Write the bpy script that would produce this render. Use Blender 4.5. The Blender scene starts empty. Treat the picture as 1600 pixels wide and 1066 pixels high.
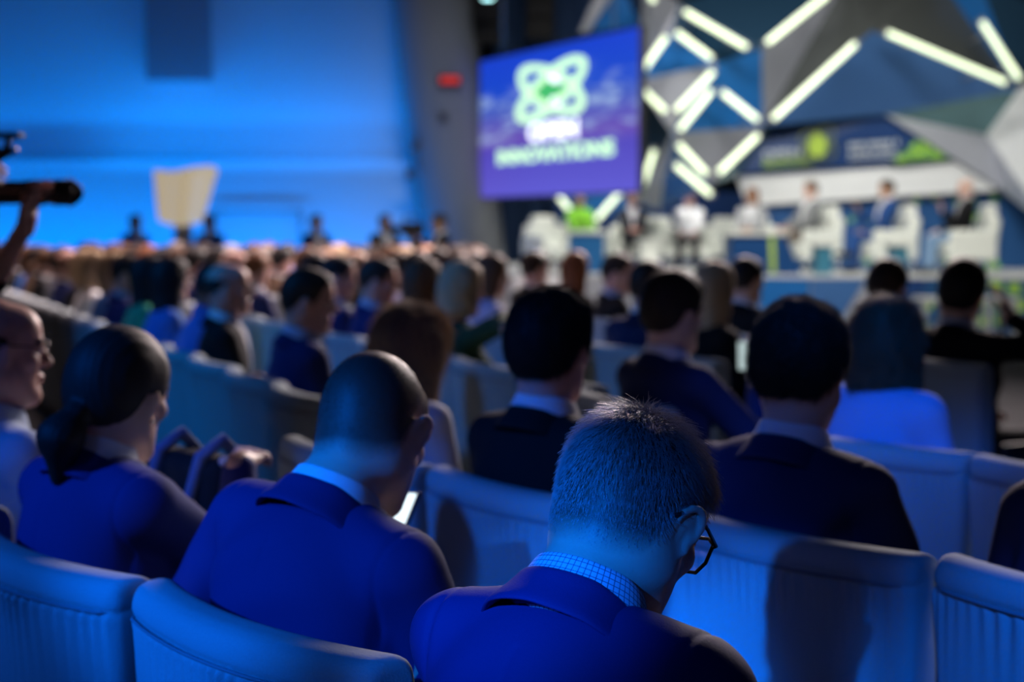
import bpy, math, random
import numpy as np

sc = bpy.context.scene
random.seed(7)
RNG = np.random.default_rng(7)

# ------------------------------------------------------------------ camera
FPX = 2222.0                       # 50 mm on a 36 mm sensor, 1600 px wide
CAMZ = 1.48
PITCH = math.atan(173.0 / FPX)     # slight look down, horizon at y = 360
cam_data = bpy.data.cameras.new('camera')
cam_data.lens = 50.0
cam_data.sensor_width = 36.0
cam_data.clip_end = 200
cam = bpy.data.objects.new('camera', cam_data)
sc.collection.objects.link(cam)
cam.location = (0, 0, CAMZ)
cam.rotation_euler = (math.pi / 2 - PITCH, 0, 0)
cam_data.dof.use_dof = True
cam_data.dof.focus_distance = 1.74
cam_data.dof.aperture_fstop = 2.8
sc.camera = cam

# ------------------------------------------------------------------ colour management, world
sc.view_settings.view_transform = 'Standard'
sc.view_settings.look = 'None'
sc.view_settings.exposure = 0.0
sc.view_settings.gamma = 1.0
sc.view_settings.use_curve_mapping = False
world = bpy.data.worlds.new('hall_dark')
sc.world = world
world.use_nodes = True
world.node_tree.nodes['Background'].inputs[0].default_value = (0.10, 0.22, 0.9, 1)
world.node_tree.nodes['Background'].inputs[1].default_value = 0.004


def light(name, kind, loc, target, color, power, size=1.0, size_y=None, spot=60, blend=0.5, spread=None):
    d = bpy.data.lights.new(name, kind)
    d.color = color
    d.energy = power
    if kind == 'AREA':
        d.shape = 'RECTANGLE'
        d.size = size
        d.size_y = size_y or size
        if spread: d.spread = math.radians(spread)
    elif kind == 'SPOT':
        d.spot_size = math.radians(spot)
        d.spot_blend = blend
        d.shadow_soft_size = size
    else:
        d.shadow_soft_size = size
    o = bpy.data.objects.new(name, d)
    sc.collection.objects.link(o)
    o.location = loc
    v = np.array(target, float) - np.array(loc, float)
    from mathutils import Vector
    o.rotation_euler = Vector(v).to_track_quat('-Z', 'Y').to_euler()
    return o


BLUE = (0.0, 0.155, 1.0)
# blue light from behind left; separate spots added to brighten chosen sitters and chairs
light('blue_beam_front', 'SPOT', (-4.6, -2.4, 4.1), (-0.43, 2.14, 0.98), BLUE, 3200, 0.10, spot=6.2, blend=0.6)
light('blue_beam_near', 'SPOT', (-3.0, -4.0, 3.9), (-0.04, 1.69, 1.09), BLUE, 5200, 0.08, spot=3.9, blend=0.6)
light('blue_beam_left', 'SPOT', (-6.5, -0.8, 5.2), (-0.85, 2.62, 1.18), BLUE, 2100, 0.16, spot=11, blend=0.9)
light('blue_beam_corner', 'SPOT', (-1.0, -4.4, 5.0), (0.89, 2.15, 0.74), BLUE, 3300, 0.08, spot=5.4, blend=0.8)
light('blue_beam_right', 'SPOT', (-2.0, -4.2, 6.6), (1.12, 4.15, 1.0), BLUE, 3900, 0.16, spot=8, blend=0.8)
light('blue_wash_right', 'SPOT', (-3.5, -4.0, 6.4), (0.65, 3.1, 0.9), BLUE, 200, 0.35, spot=22, blend=1.0)
light('blue_wash_mid', 'SPOT', (-9.5, 3.0, 7.5), (-2.0, 6.9, 0.9), (0.0, 0.26, 1.0), 2600, 0.4, spot=27, blend=0.9)
# stage wash: big soft fronts rigged over the stage edge, spilling onto the front of the audience
light('stage_wash', 'AREA', (2.5, 13.0, 7.5), (4.2, 20.5, 1.6), (1.0, 0.97, 0.90), 225, 6.0, 1.0, spread=75)
light('stage_truss_left', 'AREA', (1.9, 21.7, 4.3), (1.95, 22.2, 1.5), (1.0, 0.97, 0.90), 75, 2.6, 0.4, spread=110)  # unseen lamp added above the left speakers to brighten them
light('house_downlight', 'AREA', (-3.6, 14.0, 9.0), (-3.2, 14.0, 1.0), (1.0, 0.72, 0.70), 420, 4.0, 6.0, spread=70)  # unseen overhead lamp added to light the heads of the far rows
light('stage_spill', 'AREA', (5.5, 16.5, 6.0), (0.0, 4.0, 1.0), (1.0, 0.88, 0.88), 360, 6.0, 2.0, spread=110)
light('stage_spill_left', 'AREA', (3.0, 17.5, 6.5), (-3.0, 11.0, 1.0), (1.0, 0.80, 0.76), 900, 4.0, 1.5, spread=100)  # extra lamp added to lift the faces of the left crowd
# blue wall washers: on the floor behind the seats and on the ledge of the wall panel
light('wall_floor_wash', 'AREA', (-7.2, 22.2, 0.4), (-7.2, 23.6, 2.0), (0.0, 0.27, 1.0), 300, 11.0, 0.4)
light('wall_ledge_wash', 'AREA', (-4.4, 23.1, 2.75), (-4.4, 23.95, 3.9), (0.0, 0.27, 1.0), 50, 5.0, 0.3)
light('wall_ledge_wash_far', 'AREA', (-10.0, 23.1, 2.75), (-10.0, 23.95, 3.9), (0.0, 0.24, 1.0), 22, 6.0, 0.3)
light('ceiling_blue_wash', 'AREA', (-5.0, 17.0, 8.0), (-5.0, 24.0, 4.0), (0.0, 0.24, 1.0), 16, 8.0, 1.0, spread=110)


def U(px, py, d):
    """world point at level distance d (along +Y) seen at pixel (px, py)"""
    xr = (px - 800.0) / FPX
    yu = -(py - 533.0) / FPX
    c, s = math.cos(PITCH), math.sin(PITCH)
    dx, dy, dz = xr, c + yu * s, -s + yu * c
    k = d / dy
    return np.array([dx * k, d, CAMZ + dz * k])


# ------------------------------------------------------------------ materials
MATS = {}


def srgb(r, g, b):
    def f(v):
        v /= 255.0
        return v / 12.92 if v <= 0.04045 else ((v + 0.055) / 1.055) ** 2.4
    return (f(r), f(g), f(b))


def mat(name, color, rough=0.6, bump=0.0, scale=60.0, var=0.0, metal=0.0, emit=None, estr=0.0, sheen=0.0, spec=0.4, sss=0.0):
    if name in MATS:
        return MATS[name]
    m = bpy.data.materials.new(name)
    m.use_nodes = True
    nt = m.node_tree
    b = nt.nodes['Principled BSDF']
    b.inputs['Base Color'].default_value = (*color, 1)
    b.inputs['Roughness'].default_value = rough
    b.inputs['Metallic'].default_value = metal
    b.inputs['Specular IOR Level'].default_value = spec
    if sheen:
        b.inputs['Sheen Weight'].default_value = sheen
    if sss:
        b.inputs['Subsurface Weight'].default_value = sss
        b.inputs['Subsurface Radius'].default_value = (0.012, 0.004, 0.002)
        b.inputs['Subsurface Scale'].default_value = 0.6
    if emit is not None:
        b.inputs['Emission Color'].default_value = (*emit, 1)
        b.inputs['Emission Strength'].default_value = estr
    if bump or var:
        tc = nt.nodes.new('ShaderNodeTexCoord')
        nz = nt.nodes.new('ShaderNodeTexNoise')
        nz.inputs['Scale'].default_value = scale
        nz.inputs['Detail'].default_value = 4
        nt.links.new(tc.outputs['Object'], nz.inputs['Vector'])
        if bump:
            bp = nt.nodes.new('ShaderNodeBump')
            bp.inputs['Strength'].default_value = bump
            bp.inputs['Distance'].default_value = 0.003
            nt.links.new(nz.outputs['Fac'], bp.inputs['Height'])
            nt.links.new(bp.outputs['Normal'], b.inputs['Normal'])
        if var:
            mx = nt.nodes.new('ShaderNodeMix')
            mx.data_type = 'RGBA'
            mx.inputs['A'].default_value = (*[c * (1 - var) for c in color], 1)
            mx.inputs['B'].default_value = (*[min(1, c * (1 + var)) for c in color], 1)
            nt.links.new(nz.outputs['Fac'], mx.inputs['Factor'])
            nt.links.new(mx.outputs['Result'], b.inputs['Base Color'])
    MATS[name] = m
    return m


def cloth(name, color, rough=0.85, sheen=0.0):
    return mat('cloth_' + name, color, rough, bump=0.25, scale=450, var=0.08, sheen=sheen, spec=0.2)


# ------------------------------------------------------------------ mesh helpers
def link(o, parent=None):
    sc.collection.objects.link(o)
    if parent is not None:
        o.parent = parent
    return o


def empty(name, loc=(0, 0, 0), rz=0.0):
    o = bpy.data.objects.new(name, None)
    sc.collection.objects.link(o)
    o.location = tuple(float(v) for v in loc)
    o.rotation_euler = (0, 0, rz)
    o.empty_display_size = 0.1
    return o


def tag(o, label=None, cat=None, group=None, kind=None):
    if label: o['label'] = label
    if cat: o['category'] = cat
    if group: o['group'] = group
    if kind: o['kind'] = kind
    return o


def mesh_np(name, V, Q, mats=None, parent=None, smooth=True, fm=None):
    """V (n,3), Q list/array of quads (m,4) or tris (m,3)"""
    V = np.asarray(V, np.float32)
    Q = np.asarray(Q, np.int32)
    me = bpy.data.meshes.new(name)
    me.vertices.add(len(V))
    me.vertices.foreach_set('co', V.ravel())
    k = Q.shape[1]
    me.loops.add(Q.size)
    me.loops.foreach_set('vertex_index', Q.ravel())
    me.polygons.add(len(Q))
    me.polygons.foreach_set('loop_start', np.arange(0, Q.size, k, dtype=np.int32))
    if smooth:
        me.polygons.foreach_set('use_smooth', np.ones(len(Q), bool))
    if fm is not None:
        me.polygons.foreach_set('material_index', np.asarray(fm, np.int32))
    me.update(calc_edges=True)
    me.validate()
    for m in (mats or []):
        me.materials.append(m)
    return link(bpy.data.objects.new(name, me), parent)


class MB:
    """collects simple shapes into one mesh"""
    def __init__(s):
        s.v, s.f, s.sm = [], [], []

    def add(s, V, F, smooth=False):
        n = len(s.v)
        s.v += [tuple(map(float, p)) for p in V]
        s.f += [tuple(i + n for i in f) for f in F]
        s.sm += [smooth] * len(F)
        return s

    def box(s, c, size, R=None, bev=0.0):
        c = np.array(c, float); h = np.array(size, float) / 2
        if bev <= 0:
            P = np.array([[x, y, z] for x in (-1, 1) for y in (-1, 1) for z in (-1, 1)], float) * h
            F = [(0, 1, 3, 2), (4, 6, 7, 5), (0, 4, 5, 1), (2, 3, 7, 6), (0, 2, 6, 4), (1, 5, 7, 3)]
        else:
            b = min(bev, *(h * 0.9))
            P, F, ix = [], [], {}
            for sx in (-1, 1):
                for sy in (-1, 1):
                    for sz in (-1, 1):
                        for a in range(3):
                            q = np.array([sx, sy, sz], float) * (h - b)
                            q[a] = (sx, sy, sz)[a] * h[a]
                            ix[(sx, sy, sz, a)] = len(P); P.append(q)
            for a in range(3):
                o1, o2 = [(1, 2), (2, 0), (0, 1)][a]
                for sg in (-1, 1):
                    q = []
                    for (u, w) in ((-1, -1), (1, -1), (1, 1), (-1, 1)):
                        k = [0, 0, 0]; k[a] = sg; k[o1] = u; k[o2] = w
                        q.append(ix[(*k, a)])
                    F.append(tuple(q if sg > 0 else q[::-1]))
            for a in range(3):       # edges
                o1, o2 = [(1, 2), (2, 0), (0, 1)][a]
                for u in (-1, 1):
                    for w in (-1, 1):
                        k0 = [0, 0, 0]; k0[a] = -1; k0[o1] = u; k0[o2] = w
                        k1 = list(k0); k1[a] = 1
                        q = [ix[(*k0, o1)], ix[(*k1, o1)], ix[(*k1, o2)], ix[(*k0, o2)]]
                        F.append(tuple(q if u * w < 0 else q[::-1]))
            for sx in (-1, 1):
                for sy in (-1, 1):
                    for sz in (-1, 1):
                        q = [ix[(sx, sy, sz, a)] for a in range(3)]
                        F.append(tuple(q if sx * sy * sz > 0 else q[::-1]))
            P = np.array(P)
        if R is not None:
            P = P @ np.array(R).T
        return s.add(P + c, F)

    def tube(s, pts, r, n=10, closed=False, cap=True):
        pts = [np.array(p, float) for p in pts]
        m = len(pts)
        rr = r if hasattr(r, '__len__') else [r] * m
        V, F = [], []
        up = None
        for i in range(m):
            if closed:
                t = pts[(i + 1) % m] - pts[i - 1]
            else:
                t = pts[min(i + 1, m - 1)] - pts[max(i - 1, 0)]
            t = t / (np.linalg.norm(t) + 1e-12)
            if up is None:
                up = np.array([0, 0, 1.0]) if abs(t[2]) < 0.9 else np.array([1.0, 0, 0])
            a = np.cross(up, t); a /= np.linalg.norm(a) + 1e-12
            b = np.cross(t, a); up = b
            for k in range(n):
                an = 2 * math.pi * k / n
                V.append(pts[i] + rr[i] * (math.cos(an) * a + math.sin(an) * b))
        for i in range(m if closed else m - 1):
            j = (i + 1) % m
            for k in range(n):
                F.append((i * n + k, i * n + (k + 1) % n, j * n + (k + 1) % n, j * n + k))
        s.add(V, F, True)
        if cap and not closed:
            base = len(s.v) - len(V)
            s.f.append(tuple(base + k for k in range(n))[::-1]); s.sm.append(False)
            s.f.append(tuple(base + (m - 1) * n + k for k in range(n))); s.sm.append(False)
        return s

    def lathe(s, prof, c=(0, 0, 0), n=24, R=None):
        """prof: list of (r, z)"""
        V, F = [], []
        for (r, z) in prof:
            for k in range(n):
                a = 2 * math.pi * k / n
                V.append((r * math.cos(a), r * math.sin(a), z))
        for i in range(len(prof) - 1):
            for k in range(n):
                F.append((i * n + k, i * n + (k + 1) % n, (i + 1) * n + (k + 1) % n, (i + 1) * n + k))
        V = np.array(V)
        if R is not None:
            V = V @ np.array(R).T
        return s.add(V + np.array(c, float), F, True)

    def prism(s, poly, d):
        """poly: list of 3-D points, extruded by vector d"""
        n = len(poly)
        P = [np.array(p, float) for p in poly]
        d = np.array(d, float)
        F = [tuple(range(n))[::-1], tuple(range(n, 2 * n))]
        for i in range(n):
            j = (i + 1) % n
            F.append((i, j, n + j, n + i))
        return s.add(P + [p + d for p in P], F)

    def build(s, name, m=None, parent=None):
        me = bpy.data.meshes.new(name)
        me.from_pydata(s.v, [], s.f)
        me.polygons.foreach_set('use_smooth', s.sm)
        if m is not None:
            for q in (m if isinstance(m, (list, tuple)) else [m]):
                me.materials.append(q)
        me.update()
        return link(bpy.data.objects.new(name, me), parent)


def rx(a):
    c, s = math.cos(a), math.sin(a); return np.array([[1, 0, 0], [0, c, -s], [0, s, c]])


def ry(a):
    c, s = math.cos(a), math.sin(a); return np.array([[c, 0, s], [0, 1, 0], [-s, 0, c]])


def rz(a):
    c, s = math.cos(a), math.sin(a); return np.array([[c, -s, 0], [s, c, 0], [0, 0, 1]])


D2R = math.pi / 180

# ------------------------------------------------------------------ implicit surfaces (smooth blended shapes -> one mesh)
def smin(a, b, k):
    if k <= 0:
        return np.minimum(a, b)
    h = np.maximum(k - np.abs(a - b), 0) / k
    return np.minimum(a, b) - h * h * k * 0.25


def smax(a, b, k):
    return -smin(-a, -b, k)


def cone(a, b, r1, r2=None):
    a = np.array(a, float); b = np.array(b, float); r2 = r1 if r2 is None else r2
    ba = b - a; bb = ba @ ba + 1e-12
    def f(P):
        pa = P - a
        t = np.clip(pa @ ba / bb, 0, 1)
        return np.linalg.norm(pa - t[..., None] * ba, axis=-1) - (r1 + (r2 - r1) * t)
    return f


def ell(c, r, R=None):
    c = np.array(c, float); r = np.array(r, float)
    def f(P):
        p = P - c
        if R is not None:
            p = p @ R
        k0 = np.linalg.norm(p / r, axis=-1)
        k1 = np.linalg.norm(p / (r * r), axis=-1) + 1e-9
        return np.where(k0 < 0.02, k0 * r.min() - r.min(), k0 * (k0 - 1) / k1)
    return f


def rbox(c, h, rad, R=None):
    c = np.array(c, float); h = np.array(h, float) - rad
    def f(P):
        p = P - c
        if R is not None:
            p = p @ R
        q = np.abs(p) - h
        return np.linalg.norm(np.maximum(q, 0), axis=-1) + np.minimum(q.max(axis=-1), 0) - rad
    return f


def xf(fn, R, t):
    t = np.array(t, float)
    return lambda P: fn((P - t) @ R)


class SDF:
    def __init__(s):
        s.ops = []
        s.disp = None
        s.amp = 0.0

    def add(s, fn, k=0.02, op='u'):
        s.ops.append((fn, k, op)); return s

    def sub(s, fn, k=0.01): return s.add(fn, k, 's')

    def inter(s, fn, k=0.01): return s.add(fn, k, 'i')

    def value(s, P):
        D = np.full(P.shape[:-1], 10.0)
        for fn, k, op in s.ops:
            d = fn(P)
            D = smin(D, d, k) if op == 'u' else smax(D, -d if op == 's' else d, k)
        if s.disp is not None:
            D = D - s.disp(P)
        return D

    def mesh(s, lo, hi, h, B=8):
        lo = np.array(lo, float); hi = np.array(hi, float)
        nb = np.ceil((hi - lo) / (h * B)).astype(int)
        gi = np.stack(np.meshgrid(*[np.arange(n) for n in nb], indexing='ij'), -1).reshape(-1, 3)
        C = lo + (gi + 0.5) * B * h - 0.5 * h
        R = h * B * 0.87
        D0 = s.value(C)
        m = s.amp + 0.004
        keep = np.abs(D0) < (R + m) * 1.25
        V = np.repeat(np.repeat(np.repeat(np.where(D0 < 0, -1.0, 1.0).reshape(nb).astype(np.float32), B, 0), B, 1), B, 2)
        g = gi[keep]; Ck = C[keep]
        off = np.stack(np.meshgrid(*[np.arange(B)] * 3, indexing='ij'), -1).reshape(-1, 3)
        P = lo + (g[:, None, :] * B + off[None]) * h
        D = np.full(P.shape[:2], 10.0)
        lim = (3 * R + m) * 1.1
        for fn, k, op in s.ops:
            dc = fn(Ck)
            ix = np.nonzero(dc > -(lim + k))[0] if op == 'i' else np.nonzero(dc < lim + k)[0]
            if len(ix) == 0:
                continue
            d = fn(P[ix])
            D[ix] = smin(D[ix], d, k) if op == 'u' else smax(D[ix], -d if op == 's' else d, k)
        if s.disp is not None:
            D = D - s.disp(P)
        W = V.reshape(nb[0], B, nb[1], B, nb[2], B)
        W[g[:, 0], :, g[:, 1], :, g[:, 2], :] = D.reshape(-1, B, B, B)
        V = np.pad(V, 1, constant_values=1.0)
        return snets(V, lo - h, h)


def snets(V, lo, h):
    S = V < 0
    sl = (slice(None, -1), slice(1, None))
    cnt = np.zeros(tuple(n - 1 for n in V.shape), np.int8)
    offs = [(a, b, c) for a in (0, 1) for b in (0, 1) for c in (0, 1)]
    for a, b, c in offs:
        cnt += S[sl[a], sl[b], sl[c]]
    act = (cnt > 0) & (cnt < 8)
    ci = np.argwhere(act)
    idx = np.full(act.shape, -1, np.int32); idx[act] = np.arange(len(ci))
    val = {o: V[ci[:, 0] + o[0], ci[:, 1] + o[1], ci[:, 2] + o[2]] for o in offs}
    acc = np.zeros((len(ci), 3)); n = np.zeros(len(ci))
    for o in offs:
        for ax in range(3):
            if o[ax] == 0:
                q = list(o); q[ax] = 1; q = tuple(q)
                va, vb = val[o], val[q]
                mm = (va < 0) != (vb < 0)
                t = np.where(mm, va / np.where(mm, va - vb, 1), 0)
                p = np.tile(np.array(o, float), (len(ci), 1)); p[:, ax] += t
                acc += p * mm[:, None]; n += mm
    verts = lo + h * (ci + acc / np.maximum(n, 1)[:, None])
    quads = []
    for ax in range(3):
        o1, o2 = (ax + 1) % 3, (ax + 2) % 3
        s0 = [slice(None)] * 3; s1 = [slice(None)] * 3
        s0[ax] = slice(None, -1); s1[ax] = slice(1, None)
        A, Bq = S[tuple(s0)], S[tuple(s1)]
        e = np.argwhere(A != Bq)
        if len(e) == 0:
            continue
        ok = (e[:, o1] >= 1) & (e[:, o2] >= 1) & (e[:, o1] < V.shape[o1] - 1) & (e[:, o2] < V.shape[o2] - 1)
        e = e[ok]
        def cell(d1, d2):
            q = e.copy(); q[:, o1] += d1; q[:, o2] += d2
            return idx[q[:, 0], q[:, 1], q[:, 2]]
        Q = np.stack([cell(-1, -1), cell(0, -1), cell(0, 0), cell(-1, 0)], 1)
        inside = A[e[:, 0], e[:, 1], e[:, 2]]
        Q[~inside] = Q[~inside][:, ::-1]
        quads.append(Q)
    return verts, np.concatenate(quads)


def folds(amp, freq=1.0, seed=0):
    r = np.random.default_rng(seed)
    ph = r.uniform(0, 6.28, 12)
    def f(P):
        x, y, z = P[..., 0] * freq, P[..., 1] * freq, P[..., 2] * freq
        a = np.sin(38 * z + 9 * x + 3 * np.sin(14 * x + ph[0]) + 2 * np.sin(11 * y + ph[1]) + ph[2])
        b = np.sin(24 * z - 27 * x + 2.5 * np.sin(13 * z + ph[3]) + 2 * np.sin(17 * y + ph[4]))
        c = np.sin(11 * x + 8 * z + 12 * y + ph[5])
        return amp * (0.45 * a * (0.5 + 0.5 * c) + 0.55 * b * (0.5 - 0.4 * c))
    return f
# ------------------------------------------------------------------ people
def hand_prims(S, W, d, n, side, curl=0.5, spread=0.35, sc_=1.0):
    """adds a five-fingered hand: W wrist, d along the hand, n = back-of-hand normal, side +1 right / -1 left"""
    W = np.array(W, float); d = np.array(d, float); d = d / np.linalg.norm(d)
    n = np.array(n, float); n = n - d * (n @ d); n /= np.linalg.norm(n)
    s = np.cross(d, n) * side          # towards the little finger
    L = sc_
    S.add(cone(W - d * 0.02, W + d * 0.02, 0.027 * L, 0.027 * L), 0.012)
    offs = [-0.031, -0.0105, 0.0105, 0.030]
    kl = [0.088, 0.092, 0.088, 0.080]
    fl = [0.074, 0.082, 0.076, 0.060]
    for i in range(4):
        K = W + d * kl[i] * L + s * offs[i] * L
        S.add(cone(W + d * 0.015 + s * offs[i] * 0.6 * L, K, 0.0145 * L, 0.0108 * L), 0.012)
    for i in range(4):
        K = W + d * kl[i] * L + s * offs[i] * L
        a = curl * (0.75 + 0.08 * i)
        q = K; dirv = d + s * offs[i] * 6 * spread
        dirv = dirv / np.linalg.norm(dirv)
        r0 = 0.0096 * L
        for j, seg in enumerate((0.46, 0.30, 0.24)):
            ang = a * (0.8, 1.1, 0.8)[j]
            dirv = dirv * math.cos(ang) - n * math.sin(ang)
            dirv /= np.linalg.norm(dirv)
            nn = n * math.cos(ang) + d * math.sin(ang)
            q2 = q + dirv * fl[i] * seg * L
            S.add(cone(q, q2, r0, r0 * 0.92), 0.003 if j else 0.006)
            q = q2; r0 *= 0.92
    T0 = W + d * 0.025 - s * 0.026 * L - n * 0.006
    t1 = (d * 0.75 - s * 0.8 - n * 0.35); t1 /= np.linalg.norm(t1)
    t2 = (d * 1.0 - s * 0.25 - n * (0.3 + 0.5 * curl)); t2 /= np.linalg.norm(t2)
    T1 = T0 + t1 * 0.042 * L
    T2 = T1 + t2 * 0.032 * L
    T3 = T2 + (t2 + d * 0.3) / np.linalg.norm(t2 + d * 0.3) * 0.024 * L
    S.add(cone(T0, T1, 0.0155 * L, 0.0118 * L), 0.01)
    S.add(cone(T1, T2, 0.0112 * L, 0.0102 * L), 0.004)
    S.add(cone(T2, T3, 0.0102 * L, 0.0085 * L), 0.004)


def ik(S, W, l1, l2, pole):
    S, W = np.array(S, float), np.array(W, float)
    v = W - S; L = np.linalg.norm(v)
    if L > (l1 + l2) * 0.995:
        W = S + v / L * (l1 + l2) * 0.995; v = W - S; L = np.linalg.norm(v)
    u = v / L
    a = (l1 * l1 - l2 * l2 + L * L) / (2 * L)
    hh = math.sqrt(max(l1 * l1 - a * a, 0))
    p = np.array(pole, float); p = p - u * (p @ u); p /= np.linalg.norm(p)
    return S + u * a + p * hh, W


def head_ops(fine, fem):
    """list of (fn, k, op) in head space: +Y face, +Z up, origin between the ears"""
    o = []
    j = 0.9 if fem else 1.0
    o.append((ell((0, -0.014, 0.042), (0.0745, 0.096, 0.082)), 0.0, 'u'))
    o.append((ell((0, -0.045, 0.0), (0.067, 0.060, 0.070)), 0.03, 'u'))
    o.append((ell((0, 0.034, -0.02), (0.060 * j, 0.060, 0.082)), 0.03, 'u'))
    o.append((ell((0, 0.052, 0.055), (0.056, 0.040, 0.045)), 0.03, 'u'))
    for s in (-1, 1):
        o.append((cone((s * 0.052 * j, 0.010, -0.052), (s * 0.020, 0.066, -0.100), 0.016, 0.017), 0.045, 'u'))
        o.append((ell((s * 0.046, -0.018, -0.042), (0.026, 0.032, 0.034)), 0.04, 'u'))
        o.append((ell((s * 0.044, 0.060, -0.016), (0.020, 0.020, 0.018)), 0.02, 'u'))
    o.append((ell((0, 0.074, -0.100), (0.023, 0.019, 0.018)), 0.02, 'u'))
    o.append((cone((-0.034, 0.083, 0.027), (0.034, 0.083, 0.027), 0.010), 0.015, 'u'))
    for s in (-1, 1):
        o.append((ell((s * 0.032, 0.101, 0.006), (0.019, 0.016, 0.012)), 0.012, 's'))
        o.append((ell((s * 0.031, 0.078, 0.006), (0.0125, 0.0125, 0.0125)), 0.002, 'u'))
        o.append((cone((s * 0.017, 0.090, 0.0125), (s * 0.045, 0.082, 0.0115), 0.0042), 0.004, 'u'))
    o.append((cone((0, 0.089, 0.022), (0, 0.112, -0.022), 0.0075, 0.0115), 0.012, 'u'))
    for s in (-1, 1):
        o.append((ell((s * 0.0125, 0.100, -0.027), (0.0085, 0.011, 0.008)), 0.006, 'u'))
    o.append((ell((0, 0.089, -0.054), (0.023, 0.014, 0.0065)), 0.006, 'u'))
    o.append((ell((0, 0.087, -0.067), (0.020, 0.014, 0.0075)), 0.005, 'u'))
    for s in (-1, 1):
        Re = rz(-s * 0.26) @ rx(-0.18) @ ry(s * 0.14)
        c = np.array((s * 0.0775, -0.002, -0.004))
        if fine:
            def T(fn): return xf(fn, Re, c)
            o.append((T(ell((0, 0, 0.0), (0.0062, 0.017, 0.029))), 0.004, 'u'))
            pts = []
            for t in np.linspace(-0.35, 1.25, 12):
                a = math.pi * (0.05 + t)          # from the front root, over the top, down the back
                pts.append((s * 0.0045 + s * 0.0035 * math.sin(a), 0.0185 * math.cos(a), 0.006 + 0.026 * math.sin(a) - (0.012 if math.sin(a) < -0.2 else 0)))
            for a_, b_ in zip(pts[:-1], pts[1:]):
                o.append((T(cone(a_, b_, 0.0036)), 0.005, 'u'))
            o.append((T(ell((s * 0.001, 0.006, -0.026), (0.0045, 0.0065, 0.008))), 0.005, 'u'))
            o.append((T(ell((s * 0.0105, 0.003, -0.004), (0.006, 0.008, 0.013))), 0.003, 's'))
            o.append((T(cone((s * 0.004, 0.012, 0.0), (s * 0.004, 0.012, -0.012), 0.004)), 0.003, 'u'))
        else:
            o.append((xf(ell((0, 0, 0), (0.008, 0.018, 0.031)), Re, c), 0.006, 'u'))
    return o


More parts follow.
